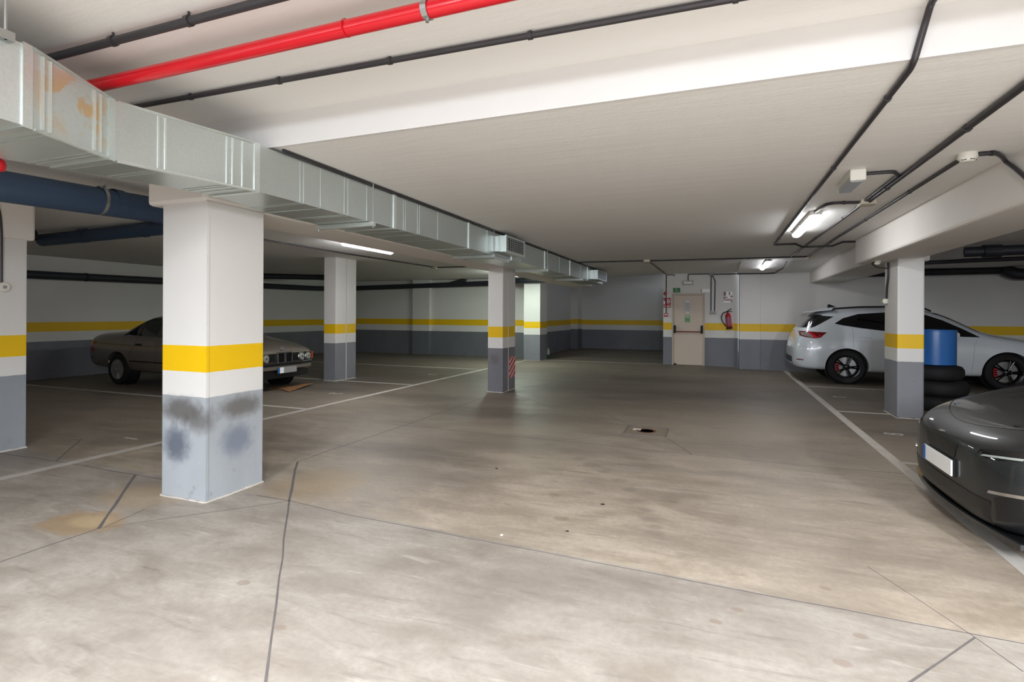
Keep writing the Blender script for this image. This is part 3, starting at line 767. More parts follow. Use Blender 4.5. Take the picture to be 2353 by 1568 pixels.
lw = pipe('drain_pipe', 'dark drain pipe along the left wall behind the bronze saloon', 'pipe', [(-13.6, -2, 2.22), (-13.6, 6.9, 2.258), (-13.6, 15.6, 2.37), (-13.5, 16.75, 2.41), (-12.3, 16.9, 2.44), (-8.6, 16.9, 2.505), (-6.5, 16.85, 2.54), (-5.95, 16.04, 2.545), (-5.1, 16.03, 2.55), (-4.34, 15.7, 2.56)], .088, 'dark_pipe', .35, 14)
for y in (8.0, 10.4, 13.0): MB().lathe([(.088, -.02), (.095, -.02), (.095, .02), (.088, .02)], (-13.6, y, 2.258+(y-6.9)*.0129), 'Y', 16, True).build('pipe_clamp', M['black'], lw)
MB().tube(fillet([(-8.9, 16.9, 2.505), (-8.45, 16.82, 2.58), (-8.2, 16.8, 2.66), (-8.2, 16.8, 2.72)], .1), .075, 12).build('branch', M['dark_pipe'], lw, 0, True)
pipe('drain_pipe', 'short dark pipe high on the left wall above the long wall pipe', 'pipe', [(-13.4, 12.4, 2.60), (-12.0, 13.6, 2.615), (-10.9, 14.1, 2.61)], .085, 'dark_pipe', .2, 12)
pipe('conduit', 'black conduit over the left bays ending at a small box', 'conduit', [(-7.0, 4.0, zc), (-6.98, 8.9, zc), (-6.84, 12.1, zc)], .014, 'black_plastic', clips=[(-6.99, 6.5, zc), (-6.95, 9.6, zc)])
pipe('conduit', 'black conduit from the small box towards the lamp beyond the middle column', 'conduit', [(-6.8, 12.25, zc), (-5.75, 12.3, zc), (-5.6, 13.5, zc)], .014, 'black_plastic', .1)
jbox('small cream junction box on the ceiling over the left bays', -6.83, 12.2, .12, .14)
pipe('conduit', 'black conduit from the lamp beyond the middle column to the long beam', 'conduit', [(-5.6, 15.3, zc), (-5.4, 15.5, zc), (-4.6, 15.5, zc), (-4.33, 15.2, zc)], .014, 'black_plastic', .1)
# push button on the left edge column
t = thing('push_button', 'round grey push button box on the left edge column', 'button', (-6.972, 3.318, 1.726))
t.rotation_euler = (0, 0, PI/2)
MB().lathe([(.052, 0), (.052, -.03), (.045, -.038), (0, -.038)], (0, 0, 0), 'Y', 20).build('housing', M['white_plastic'], t, 0, True)
MB().lathe([(.018, -.038), (.016, -.046), (0, -.046)], (0, 0, 0), 'Y', 14).build('button', M['grey_plastic'], t, 0, True)
pipe('conduit', 'black conduit dropping down the left edge column to the push button', 'conduit', [(-6.945, 3.23, 2.66), (-6.945, 3.28, 2.50), (-6.95, 3.296, 2.3), (-6.955, 3.30, 1.77)], .011, 'black_plastic', .08)
# right column button and wires
t = thing('push_button', 'small white push button on the right striped column', 'button', (2.43, 9.70, 1.66))
t.rotation_euler = (0, 0, -PI/2)
MB().box(-.04, .04, -.06, 0, 0, .075).build('housing', M['white_plastic'], t, .01)
MB().lathe([(.022, -.06), (.02, -.07), (0, -.07)], (0, 0, .037), 'Y', 12).build('button', simple('lime_button', (196, 206, 150), .4), t)
pipe('conduit', 'dark conduit on the right column above its push button', 'conduit', [(2.415, 9.62, 2.28), (2.415, 9.60, 2.06), (2.41, 9.66, 1.9), (2.415, 9.69, 1.73)], .015, 'black_plastic', .08)
t = thing('sensor', 'small white dome sensor under the beam left of the right column', 'sensor', (2.24, 9.45, 2.30))
MB().lathe([(0, 0), (.045, 0), (.045, -.025), (.03, -.055), (0, -.062)], n=16).build('dome', M['white_plastic'], t, 0, True)
MB().tube(fillet([(-.04, -.02, -.02), (-.07, .05, -.035), (.02, .12, -.09), (.15, .12, -.11)], .04), .008, 6).build('cable', M['black'], t)
# dark pipes over the right bays
pipe('drain_pipe', 'dark pipe along the far right wall above the white car', 'pipe', [(2.9, 15.7, 2.53), (6.28, 15.7, 2.55)], .085, 'dark_pipe', n=12)
pr = pipe('drain_pipe', 'thick dark elbow pipe at the right edge above the white car', 'pipe', [(6.2, 15.6, 2.55), (6.35, 15.5, 2.44), (8.8, 15.2, 2.42)], .13, 'dark_pipe', .15, 14)
pipe('drain_pipe', 'dark pipe crossing the ceiling at the right edge behind the beam', 'pipe', [(3.9, 11.2, 2.56), (5.6, 10.9, 2.56), (8.5, 10.6, 2.56)], .085, 'dark_pipe', .1, 12)
MB().lathe([(.086, -.12), (.105, -.12), (.105, .12), (.086, .12)], (4.25, 11.14, 2.56), 'X', 16, True).build('coupling', M['dark_pipe'], bpy.data.objects['drain_pipe.005' if 'drain_pipe.005' in bpy.data.objects else 'drain_pipe'])
pipe('conduit', 'dark conduit at upper right running from the beam to the far wall pipe', 'conduit', [(2.9, 12.8, 2.5), (4.3, 12.2, 2.5), (6.8, 11.6, 2.5)], .04, 'dark_pipe', .1)

# hazard plates on the middle column
def hazard():
    m, nt, p = nmat('hazard_stripes'); g = G(nt); P = g.pos()
    sep = g.n('ShaderNodeSeparateXYZ'); g.l(P, sep.inputs[0])
    k = g.math('ADD', sep.outputs[2], g.math('MULTIPLY', sep.outputs[1], -.62))
    k = g.math('ADD', k, g.math('MULTIPLY', g.math('LESS_THAN', sep.outputs[2], .445), .018))
    f = g.math('FRACT', g.math('MULTIPLY', k, 9.2))
    g.l(g.mix(g.math('GREATER_THAN', f, .5), lin((206, 196, 192)), lin((196, 26, 22))), p.inputs['Base Color'])
    p.inputs['Roughness'].default_value = .35
    return m
M['hazard'] = hazard()
for z, lab in ((.45, 'upper red and white hazard plate on the middle column'), (.245, 'lower red and white hazard plate on the middle column')):
    tag(MB().box(-3.735, -3.726, 9.615, 9.915, z, z+.195).build('hazard_plate', M['hazard'], None, .002), lab, 'hazard plate', 'hazard plates')

# bottle by the far column
t = thing('bottle', 'white and green plastic bottle on the floor by the farthest column', 'bottle', (-5.30, 17.25, 0))
MB().lathe([(0, .12), (.05, .12), (.05, .24), (.03, .28), (.018, .30), (0, .30)], n=14).build('body', M['bottle'], t, 0, True)
MB().lathe([(0, 0), (.048, 0), (.051, .02), (.051, .12), (0, .12)], n=14).build('lower_body', M['bottle_green'], t, 0, True)
MB().lathe([(0, .30), (.02, .30), (.02, .325), (0, .325)], n=12).build('cap', M['sign_white'], t)

# flattened cardboard under the saloon's nose
cbv = [(-8.05, 7.95, .004), (-7.74, 7.96, .012), (-7.42, 7.80, .004), (-7.5, 8.2, .03), (-7.66, 8.72, .05), (-7.95, 8.6, .012), (-8.1, 8.25, .01), (-7.75, 8.25, .02)]
b = MB(); n = 7
b.add(cbv+[(x, y, z+.006) for x, y, z in cbv], [(i, (i+1) % n, 7) for i in range(n)]+[(8+(i+1) % n, 8+i, 15) for i in range(n)]+[(i, 8+i, 8+(i+1) % n, (i+1) % n) for i in range(n)])
tag(b.build('cardboard_sheet', M['cardboard']), 'flattened brown cardboard lying under the nose of the bronze saloon', 'cardboard')

# blue drum on a stack of tyres behind the right column
DX, DY = 3.22, 10.35
for k in range(3):
    z = .235*k
    prof = [(.20, z+.01), (.205, z+.225), (.30, z+.233), (.355, z+.215), (.385, z+.17), (.39, z+.1175), (.385, z+.065), (.355, z+.02), (.30, z+.002)]
    o = MB().lathe(prof, (DX+(0, .03, -.02)[k]+.02, DY+(0, -.02, .02)[k], 0), n=40, closed=True).build('tyre', M['rubber'], None, 0, True)
    tag(o, ('bottom tyre of the stack under the blue drum', 'middle tyre of the stack under the blue drum', 'top tyre of the stack under the blue drum')[k], 'tyre', 'stacked tyres')
t = thing('drum', 'blue plastic drum on stacked tyres behind the right column', 'drum', (DX, DY, .706))
MB().lathe([(0, 0), (.26, 0), (.283, .012), (.285, .30), (.284, .50), (.282, .54), (.27, .55), (.262, .54), (.262, .03), (0, .03)], n=40).build('body', M['drum'], t, 0, True)
MB().lathe([(.283, .525), (.289, .53), (.289, .548), (.283, .552)], n=40, closed=True).build('rim', M['drum'], t, 0, True)

# ------------------------------------------------------------------ cars
def grow(stations, mats, name, parent, wells, level=2):
    """loft half sections (x, [(y,z)*10]) into a closed body, subdivide it, cut the wheel wells"""
    n = len(stations[0][1]); v = []; f = []
    R = []; L = []
    for x, sec in stations:
        r = []; l = []
        for i, (y, z) in enumerate(sec):
            v.append((x, -y, z)); r.append(len(v)-1)
            if y == 0: l.append(r[-1])
            else: v.append((x, y, z)); l.append(len(v)-1)
        R.append(r); L.append(l)
    def q(*a):
        a = [k for i, k in enumerate(a) if k not in a[:i]]
        if len(a) > 2: f.append(tuple(a))
    for s_ in range(len(stations)-1):
        for i in range(n-1):
            q(R[s_][i], R[s_+1][i], R[s_+1][i+1], R[s_][i+1]); q(L[s_][i+1], L[s_+1][i+1], L[s_+1][i], L[s_][i])
    for s_ in (0, -1):
        for i in range(n-1): q(R[s_][i], R[s_][i+1], L[s_][i+1], L[s_][i])
    me = bpy.data.meshes.new(name); me.from_pydata(v, [], f)
    bm = bmesh.new(); bm.from_mesh(me); bmesh.ops.recalc_face_normals(bm, faces=bm.faces); bm.to_mesh(me); bm.free()
    tmp = bpy.data.objects.new('tmp', me); COL.objects.link(tmp)
    sd = tmp.modifiers.new('s', 'SUBSURF'); sd.levels = level; sd.render_levels = level
    dg = bpy.context.evaluated_depsgraph_get(); dg.update()
    m1 = bpy.data.meshes.new_from_object(tmp.evaluated_get(dg))
    bv = BVHTree.FromPolygons([x.co.copy() for x in m1.vertices], [tuple(p.vertices) for p in m1.polygons])
    # wheel wells
    tmp.modifiers.clear(); tmp.data = m1
    cut = MB()
    for (x, z, r, yi) in wells:
        for s_ in (-1, 1): cut.cyl((x, s_*yi, z), (x, s_*1.3, z), r, 40)
    co = cut.build('tmpcut', mats)
    bo = tmp.modifiers.new('b', 'BOOLEAN'); bo.operation = 'DIFFERENCE'; bo.solver = 'EXACT'; bo.object = co
    dg = bpy.context.evaluated_depsgraph_get(); dg.update()
    m2 = bpy.data.meshes.new_from_object(tmp.evaluated_get(dg))
    m2.materials.clear(); m2.materials.append(mats)
    for p in m2.polygons: p.use_smooth = True; p.material_index = 0
    m2.set_sharp_from_angle(angle=math.radians(38))
    bpy.data.objects.remove(tmp); bpy.data.objects.remove(co)
    o = bpy.data.objects.new(name, m2); COL.objects.link(o); o.parent = parent
    for (x, z, r, yi) in wells:
        for s_ in (-1, 1):
            b = MB(); b.lathe([(r-.012, s_*(yi+.18)), (r-.004, s_*(yi+.18)), (r-.004, s_*(yi+.004)), (r-.012, s_*(yi+.004))], (x, 0, z), 'Y', 32, True)
            b.lathe([(0, s_*(yi+.004)), (r-.006, s_*(yi+.004)), (r-.006, s_*(yi+.012)), (0, s_*(yi+.012))], (x, 0, z), 'Y', 32)
            b.build('wheel_arch_liner', M['black'], parent)
    return o, bv
def mono(outline, x):
    """lowest and highest y of a polygon on the line x"""
    ys = []
    n = len(outline)
    for i in range(n):
        (x0, y0), (x1, y1) = outline[i], outline[(i+1) % n]
        if abs(x1-x0) < 1e-9: continue
        t_ = (x-x0)/(x1-x0)
        if -1e-6 <= t_ <= 1+1e-6: ys.append(y0+(y1-y0)*t_)
    return min(ys), max(ys)
def patch(bv, outline, view, name, m, parent, off=.004, nx=16, nz=6):
    """a panel that hugs the body; view 'R','L' (side), 'F','B' (front, back): outline in (x,z) or (y,z)"""
    xs = [p[0] for p in outline]; x0, x1 = min(xs), max(xs)
    us = sorted(set([x0+1e-4+(x1-x0-2e-4)*i/nx for i in range(nx+1)]+[min(max(x, x0+1e-4), x1-1e-4) for x in xs]))
    top = []; bot = []
    last = None
    for u in us:
        lo, hi = mono(outline, u)
        if hi-lo < .003: hi = lo+.003
        for k in range(nz+1):
            z = lo+(hi-lo)*k/nz
            if view in 'RL':
                s_ = -1 if view == 'R' else 1
                o_, d = Vector((u, s_*3, z)), Vector((0, -s_, 0))
            else:
                s_ = 1 if view == 'F' else -1
                o_, d = Vector((s_*12, u, z)), Vector((-s_, 0, 0))
            h = bv.ray_cast(o_, d)
            if h[0] is None:
                h = bv.find_nearest(o_+d*(3 if view in 'RL' else 12))
            p, nn = h[0], h[1]
            if nn.dot(d) > 0: nn = -nn
            top.append(p+nn*off); bot.append(p-nn*.006)
    W = nz+1; N = len(us); T = len(top)
    fs = []
    for i in range(N-1):
        for k in range(nz):
            a = i*W+k; fs.append((a, a+1, a+W+1, a+W))
    rim = [i*W for i in range(N)]+[(N-1)*W+k for k in range(1, W)]+[i*W+nz for i in range(N-2, -1, -1)]+[k for k in range(nz-1, 0, -1)]
    for a, e in zip(rim, rim[1:]+rim[:1]): fs.append((a, e, T+e, T+a))
    b = MB(); b.add(top+bot, fs)
    return b.build(name, m, parent, 0, True)
def seam(bv, pts, view, name, m, parent, r=.004):
    out = []
    P = [Vector((a, e, 0)) for a, e in pts]
    for a, e in zip(P[:-1], P[1:]):
        k = max(2, int((e-a).length/.06))
        for i in range(k): out.append(a.lerp(e, i/k))
    out.append(P[-1]); q = []
    for u in out:
        if view in 'RL':
            s_ = -1 if view == 'R' else 1; h = bv.ray_cast(Vector((u.x, s_*3, u.y)), Vector((0, -s_, 0)))
        else:
            s_ = 1 if view == 'F' else -1; h = bv.ray_cast(Vector((s_*12, u.x, u.y)), Vector((-s_, 0, 0)))
        if h[0] is not None: q.append(h[0]+h[1]*(r*.15))
    if len(q) < 2: return None
    return MB().tube(q, r, 6).build(name, m, parent)
def wheel(parent, x, y, r, wd_, rim_r, rim_m, spokes=5, style='open', caliper=None):
    s_ = -1 if y < 0 else 1
    yo = y; yi = y-s_*wd_
    t_ = MB().lathe([(rim_r, yi), (r*.86, yi), (r*.97, yi+s_*wd_*.12), (r, yi+s_*wd_*.3), (r, yi+s_*wd_*.7), (r*.97, yi+s_*wd_*.88), (r*.86, yo), (rim_r, yo-s_*.012), (rim_r*.97, yo-s_*.03)],
                    (x, 0, r), 'Y', 40, True).build('wheel', M['rubber'], parent, 0, True)
    d = MB().lathe([(rim_r*.99, yi+s_*.04), (rim_r*.99, yo-s_*.012), (rim_r*.93, yo-s_*.016), (rim_r*.90, yi+s_*.06)], (x, 0, r), 'Y', 36, True).build('rim', M[rim_m], t_, 0, True)
    if style == 'disc':
        MB().lathe([(0, yo-s_*.012), (rim_r*.25, yo-s_*.006), (rim_r*.7, yo-s_*.02), (rim_r*.92, yo-s_*.02), (rim_r*.92, yo-s_*.04), (0, yo-s_*.04)], (x, 0, r), 'Y', 36).build('hub_cap', M[rim_m], t_, 0, True)
        b = MB()
        for k in range(20):
            a = 2*PI*k/20; p0 = Vector((math.sin(a), 0, math.cos(a)))
            b.tube([Vector((x, yo-s_*.014, r))+p0*rim_r*.35, Vector((x, yo-s_*.018, r))+p0*rim_r*.88], .006, 5)
        b.build('spokes', M[rim_m], t_)
        MB().lathe([(0, yo+s_*.004), (.03, yo+s_*.002), (.034, yo-s_*.015), (0, yo-s_*.015)], (x, 0, r), 'Y', 16).build('centre_cap', M['chrome'], t_, 0, True)
    else:
        MB().lathe([(0, yi+s_*.09), (rim_r*.80, yi+s_*.09), (rim_r*.80, yi+s_*.075), (0, yi+s_*.075)], (x, 0, r), 'Y', 30).build('brake_disc', M['alloy'], t_)
        MB().lathe([(0, yi+s_*.05), (rim_r*.95, yi+s_*.05), (rim_r*.95, yi+s_*.06), (0, yi+s_*.06)], (x, 0, r), 'Y', 30).build('back_plate', M['black'], t_)
        if caliper:
            b = MB()
            for k in range(4):
                a0 = math.radians(-115+k*14)
                c0 = Vector((x+math.sin(a0)*rim_r*.66, 0, r+math.cos(a0)*rim_r*.66))
                b.box(c0.x-.03, c0.x+.03, min(yi+s_*.07, yi+s_*.13), max(yi+s_*.07, yi+s_*.13), c0.z-.03, c0.z+.03)
            b.build('brake_caliper', M[caliper], t_)
        for k in range(spokes):
            a = 2*PI*k/spokes+.3
            b = MB()
            for da in (-.13, .13):
                p0 = Vector((x+math.sin(a)*rim_r*.16, yo-s_*.028, r+math.cos(a)*rim_r*.16)); p1 = Vector((x+math.sin(a+da)*rim_r*.93, yo-s_*.02, r+math.cos(a+da)*rim_r*.93))
                b.cyl(p0, p1, .019, 6, .013)
            b.build('spoke', M[rim_m], t_)
        MB().lathe([(0, yo-s_*.008), (rim_r*.16, yo-s_*.012), (rim_r*.26, yo-s_*.03), (0, yo-s_*.05)], (x, 0, r), 'Y', 20).build('hub', M[rim_m], t_, 0, True)
        for k in range(5):
            a = 2*PI*k/5+.2
            c0 = (x+math.sin(a)*rim_r*.2, yo-s_*.02, r+math.cos(a)*rim_r*.2)
            MB().cyl(c0, (c0[0], yo-s_*.004, c0[2]), .009, 6).build('lug_nut', M['chrome'], t_)
    return t_

def side(zb, ws, zs, wm, zm, wsh, zsh, wb, zb2): return [(0, zb), (ws*.8, zb), (ws, zs), (wm, zm), (wsh, zsh), (wb, zb2)]
# ---- white SUV, nose to the right
suv = thing('suv', 'white SUV parked across the far right bay behind the blue drum', 'car', (1.58, 14.2, 0))
B = lambda *k: side(*k)
st_ = [
 (0.00, [(0, .40), (.45, .40), (.58, .43), (.62, .53), (.60, .63), (.54, .69), (.40, .71), (.28, .715), (.14, .72), (0, .72)]),
 (0.05, [(0, .33), (.58, .33), (.74, .38), (.80, .54), (.78, .70), (.72, .84), (.60, .90), (.4, .92), (.2, .93), (0, .93)]),
 (0.14, [(0, .30), (.70, .30), (.85, .35), (.895, .57), (.86, .80), (.82, .98), (.72, 1.12), (.5, 1.165), (.25, 1.175), (0, 1.18)]),
 (0.27, [(0, .28), (.74, .28), (.895, .33), (.93, .60), (.91, .85), (.87, 1.02), (.74, 1.21), (.58, 1.30), (.3, 1.325), (0, 1.335)]),
 (0.45, [(0, .27), (.76, .27), (.91, .33), (.945, .60), (.93, .87), (.885, 1.06), (.745, 1.32), (.62, 1.48), (.35, 1.535), (0, 1.545)]),
 (0.80, [(0, .26), (.77, .26), (.915, .33), (.95, .60), (.94, .88), (.90, 1.07), (.755, 1.38), (.63, 1.565), (.36, 1.625), (0, 1.64)]),
 (1.30, [(0, .24), (.78, .24), (.91, .30), (.945, .60), (.935, .88), (.905, 1.06), (.755, 1.40), (.63, 1.60), (.37, 1.66), (0, 1.675)]),
 (2.00, [(0, .24), (.78, .24), (.91, .30), (.94, .60), (.93, .88), (.905, 1.03), (.745, 1.40), (.62, 1.61), (.37, 1.67), (0, 1.685)]),
 (2.55, [(0, .24), (.78, .24), (.91, .30), (.94, .60), (.93, .88), (.905, 1.02), (.75, 1.36), (.61, 1.57), (.36, 1.635), (0, 1.65)]),
 (2.95, [(0, .24), (.78, .24), (.91, .30), (.94, .60), (.93, .88), (.905, 1.015), (.775, 1.25), (.63, 1.41), (.37, 1.48), (0, 1.50)]),
 (3.25, [(0, .24), (.78, .24), (.91, .30), (.94, .60), (.93, .88), (.905, 1.01), (.82, 1.12), (.69, 1.22), (.40, 1.29), (0, 1.305)]),
 (3.50, [(0, .25), (.78, .25), (.91, .31), (.94, .60), (.93, .87), (.90, 1.0), (.85, 1.05), (.72, 1.10), (.42, 1.135), (0, 1.145)]),
 (4.00, [(0, .26), (.76, .26), (.91, .32), (.94, .60), (.92, .84), (.88, .95), (.82, 1.00), (.70, 1.035), (.40, 1.06), (0, 1.07)]),
 (4.35, [(0, .27), (.72, .27), (.86, .33), (.90, .58), (.88, .78), (.83, .86), (.77, .91), (.64, .95), (.36, .98), (0, .99)]),
 (4.54, [(0, .28), (.62, .28), (.74, .33), (.78, .55), (.77, .70), (.73, .78), (.66, .82), (.54, .86), (.3, .89), (0, .90)]),
 (4.61, [(0, .36), (.5, .36), (.6, .39), (.64, .52), (.63, .62), (.59, .68), (.54, .70), (.42, .72), (.22, .73), (0, .74)]),
]
body, bv = grow(st_, M['white_car'], 'body', suv, [(1.02, .37, .405, .62), (3.75, .37, .405, .62)])
for v_ in 'RL':
    patch(bv, [(.812, 1.30), (.975, 1.417), (1.267, 1.51), (1.768, 1.548), (2.1, 1.55), (2.2, 1.54), (2.2, 1.11), (1.766, 1.15), (1.328, 1.205), (.976, 1.262)], v_, 'rear_side_window', M['glass'], suv, .004, 24, 8)
    patch(bv, [(2.24, 1.54), (2.486, 1.50), (2.771, 1.385), (3.078, 1.214), (3.324, 1.055), (3.061, 1.06), (2.5, 1.09), (2.24, 1.105)], v_, 'front_side_window', M['glass'], suv, .004, 20, 8)
    patch(bv, [(.40, 1.495), (.80, 1.45), (.44, 1.235), (.345, 1.20)], v_, 'quarter_glass', M['glass'], suv, .004, 12, 5)
    tl = patch(bv, [(.125, 1.128), (.651, 1.108), (.526, .995), (.43, .972), (.235, 1.001), (.145, 1.03)], v_, 'tail_lamp', M['tail_red'], suv, .008, 16, 5)
    patch(bv, [(.16, 1.10), (.30, 1.10), (.40, 1.02), (.39, .99), (.235, 1.02), (.175, 1.04)], v_, 'clear_lens', M['tail_grey'], tl, .011, 10, 4)
    patch(bv, [(.29, 1.112), (.34, 1.112), (.47, 1.0), (.45, .985), (.41, .985)], v_, 'light_bar', M['tail_bright'], tl, .013, 10, 4)
    patch(bv, [(.52, 1.05), (.54, 1.045), (.49, 1.0), (.46, 1.0)], v_, 'lens_spot', M['tail_bright'], tl, .012, 4, 3)
    for xx in (2.22, 3.2): seam(bv, [(xx, 1.05), (xx, .34)] if xx < 3 else [(3.3, 1.04), (3.22, .9), (3.18, .34)], v_, 'door_seam', M['grey_plastic'], suv, .0025)
    seam(bv, [(1.14, 1.22), (1.14, .80)], v_, 'door_seam', M['grey_plastic'], suv, .003)
    for xx in (1.36, 2.45):
        h = bv.ray_cast(Vector((xx, -3 if v_ == 'R' else 3, 1.015)), Vector((0, 1 if v_ == 'R' else -1, 0)))
        yy = h[0].y; s_ = -1 if v_ == 'R' else 1
        MB().tube([(xx-.11, yy+s_*.004, 1.03), (xx-.07, yy+s_*.028, 1.027), (xx+.07, yy+s_*.028, 1.015), (xx+.11, yy+s_*.004, 1.01)], .012, 8).build('door_handle', M['white_car'], suv, 0, True)
    s_ = -1 if v_ == 'R' else 1
    MB().tube([(.78, s_*.60, 1.585), (.85, s_*.61, 1.63), (1.3, s_*.60, 1.665), (2.0, s_*.59, 1.675), (2.5, s_*.575, 1.63), (2.6, s_*.58, 1.58)], .018, 8).build('roof_rail', M['trim'], suv, 0, True)
    # mirror and lower trims
    mr_ = MB(); mr_.lathe([(0, -.10), (.06, -.09), (.085, 0), (.06, .08), (0, .10)], (2.86, s_*1.02, 1.10), 'Y', 12); mr_.build('door_mirror', M['white_car'], suv, 0, True)
    MB().cyl((2.86, s_*.88, 1.06), (2.86, s_*.98, 1.07), .02, 8).build('mirror_arm', M['trim'], suv)
    seam(bv, [(.08, .505), (.2, .50)], v_, 'reflector', M['tail_red'], suv, .014)
    seam(bv, [(.10, .80), (.33, .775), (.46, .77)], v_, 'bumper_seam', M['grey_plastic'], suv, .003)
    MB().box(.02, .13, min(s_*.5, s_*.66), max(s_*.5, s_*.66), .37, .42).build('exhaust_tip', M['chrome'], suv, .01)
    patch(bv, [(4.1, .82), (4.45, .76), (4.50, .68), (4.2, .74)], v_, 'headlamp', M['lens'], suv, .006, 8, 3)
    # lit ring of plastic round the arches
    for cx in (1.02, 3.75):
        pass
patch(bv, [(-.72, 1.205), (-.60, 1.49), (.60, 1.49), (.72, 1.205)], 'B', 'rear_window', M['glass'], suv, .006, 16, 6)
patch(bv, [(-.68, 1.16), (-.55, 1.53), (.55, 1.53), (.68, 1.16)], 'F', 'windscreen', M['glass'], suv, .005, 16, 8)
patch(bv, [(-.5, .50), (-.45, .72), (.45, .72), (.5, .50)], 'F', 'grille', M['trim'], suv, .006, 10, 4)
patch(bv, [(-.26, .76), (-.26, .87), (.26, .87), (.26, .76)], 'B', 'number_plate', M['sign_white'], suv, .008, 4, 3)
patch(bv, [(-.55, .42), (-.5, .55), (.5, .55), (.55, .42)], 'B', 'rear_diffuser', M['trim'], suv, .006, 10, 4)
b = MB()
b.add([(.36, -.55, 1.545), (.36, .55, 1.545), (.80, .62, 1.60), (.80, -.62, 1.60), (.36, -.55, 1.562), (.36, .55, 1.562), (.80, .60, 1.66), (.80, -.60, 1.66), (.36, 0, 1.57), (.80, 0, 1.67)],
      [(0, 1, 2, 3), (4, 7, 9, 8), (8, 9, 6, 5), (0, 4, 8, 5, 1), (1, 5, 6, 2), (3, 2, 6, 9, 7), (0, 3, 7, 4)])
b.build('rear_spoiler', M['white_car'], suv, .006)
MB().add([(.80, -.02, 1.655), (.98, -.02, 1.675), (.80, .02, 1.655), (.98, .02, 1.675), (.81, 0, 1.735), (.84, 0, 1.74)], [(0, 1, 5, 4), (2, 4, 5, 3), (0, 4, 2), (1, 3, 5), (0, 2, 3, 1)]).build('roof_aerial', M['trim'], suv)
for x in (1.02, 3.75):
    for y in (-.935, .935): wheel(suv, x, y, .37, .235, .255, 'black_alloy', 5, 'open', 'red')

# ---- bronze saloon, nose to the right
ang = math.radians(-2.5)
sal = thing('saloon_car', 'old grey-bronze saloon parked in the left bay behind the near column', 'car', (-12.3455, 8.155, 0), ang)
st_ = [
 (0.02, [(0, .40), (.55, .40), (.70, .44), (.74, .58), (.74, .74), (.70, .86), (.58, .90), (.40, .91), (.2, .915), (0, .92)]),
 (0.08, [(0, .34), (.66, .34), (.79, .40), (.83, .58), (.82, .78), (.77, .92), (.62, .985), (.42, 1.0), (.2, 1.01), (0, 1.01)]),
 (0.13, [(0, .32), (.68, .32), (.81, .38), (.85, .58), (.84, .79), (.79, .935), (.65, 1.015), (.43, 1.03), (.21, 1.04), (0, 1.04)]),
 (0.40, [(0, .30), (.70, .30), (.82, .36), (.865, .58), (.85, .80), (.80, .955), (.66, 1.035), (.44, 1.055), (.22, 1.06), (0, 1.06)]),
 (0.85, [(0, .28), (.72, .28), (.84, .34), (.875, .58), (.86, .80), (.81, .96), (.68, 1.04), (.46, 1.07), (.23, 1.08), (0, 1.085)]),
 (1.10, [(0, .27), (.72, .27), (.845, .33), (.875, .58), (.86, .80), (.81, .965), (.70, 1.07), (.50, 1.15), (.26, 1.17), (0, 1.175)]),
 (1.50, [(0, .26), (.73, .26), (.845, .32), (.875, .58), (.86, .80), (.81, .965), (.69, 1.19), (.57, 1.335), (.3, 1.375), (0, 1.385)]),
 (1.85, [(0, .25), (.73, .25), (.845, .31), (.875, .58), (.86, .80), (.81, .965), (.675, 1.22), (.56, 1.39), (.32, 1.43), (0, 1.44)]),
 (2.30, [(0, .25), (.73, .25), (.845, .31), (.875, .58), (.86, .80), (.81, .96), (.67, 1.22), (.555, 1.395), (.32, 1.435), (0, 1.445)]),
 (2.75, [(0, .25), (.73, .25), (.845, .31), (.875, .58), (.86, .80), (.81, .955), (.68, 1.20), (.555, 1.365), (.32, 1.405), (0, 1.415)]),
 (3.10, [(0, .25), (.73, .25), (.845, .31), (.875, .58), (.86, .80), (.81, .95), (.72, 1.10), (.60, 1.20), (.35, 1.25), (0, 1.26)]),
 (3.38, [(0, .26), (.73, .26), (.845, .32), (.875, .58), (.86, .79), (.81, .935), (.75, .99), (.63, 1.02), (.38, 1.05), (0, 1.06)]),
 (3.60, [(0, .26), (.73, .26), (.845, .32), (.875, .58), (.86, .78), (.80, .91), (.74, .945), (.62, .965), (.36, .99), (0, 1.0)]),
 (4.10, [(0, .28), (.71, .28), (.83, .34), (.865, .56), (.85, .75), (.79, .85), (.73, .885), (.60, .91), (.34, .935), (0, .945)]),
 (4.52, [(0, .30), (.68, .30), (.79, .35), (.82, .54), (.81, .68), (.77, .76), (.70, .79), (.56, .81), (.32, .83), (0, .84)]),
 (4.62, [(0, .33), (.62, .33), (.74, .38), (.77, .53), (.765, .64), (.74, .71), (.68, .735), (.55, .75), (.31, .765), (0, .77)]),
 (4.645, [(0, .40), (.55, .40), (.68, .43), (.72, .52), (.715, .61), (.70, .66), (.65, .68), (.52, .69), (.3, .70), (0, .70)]),
]
body, bv = grow(st_, M['bronze_car'], 'body', sal, [(1.05, .315, .36, .60), (3.81, .315, .36, .60)])
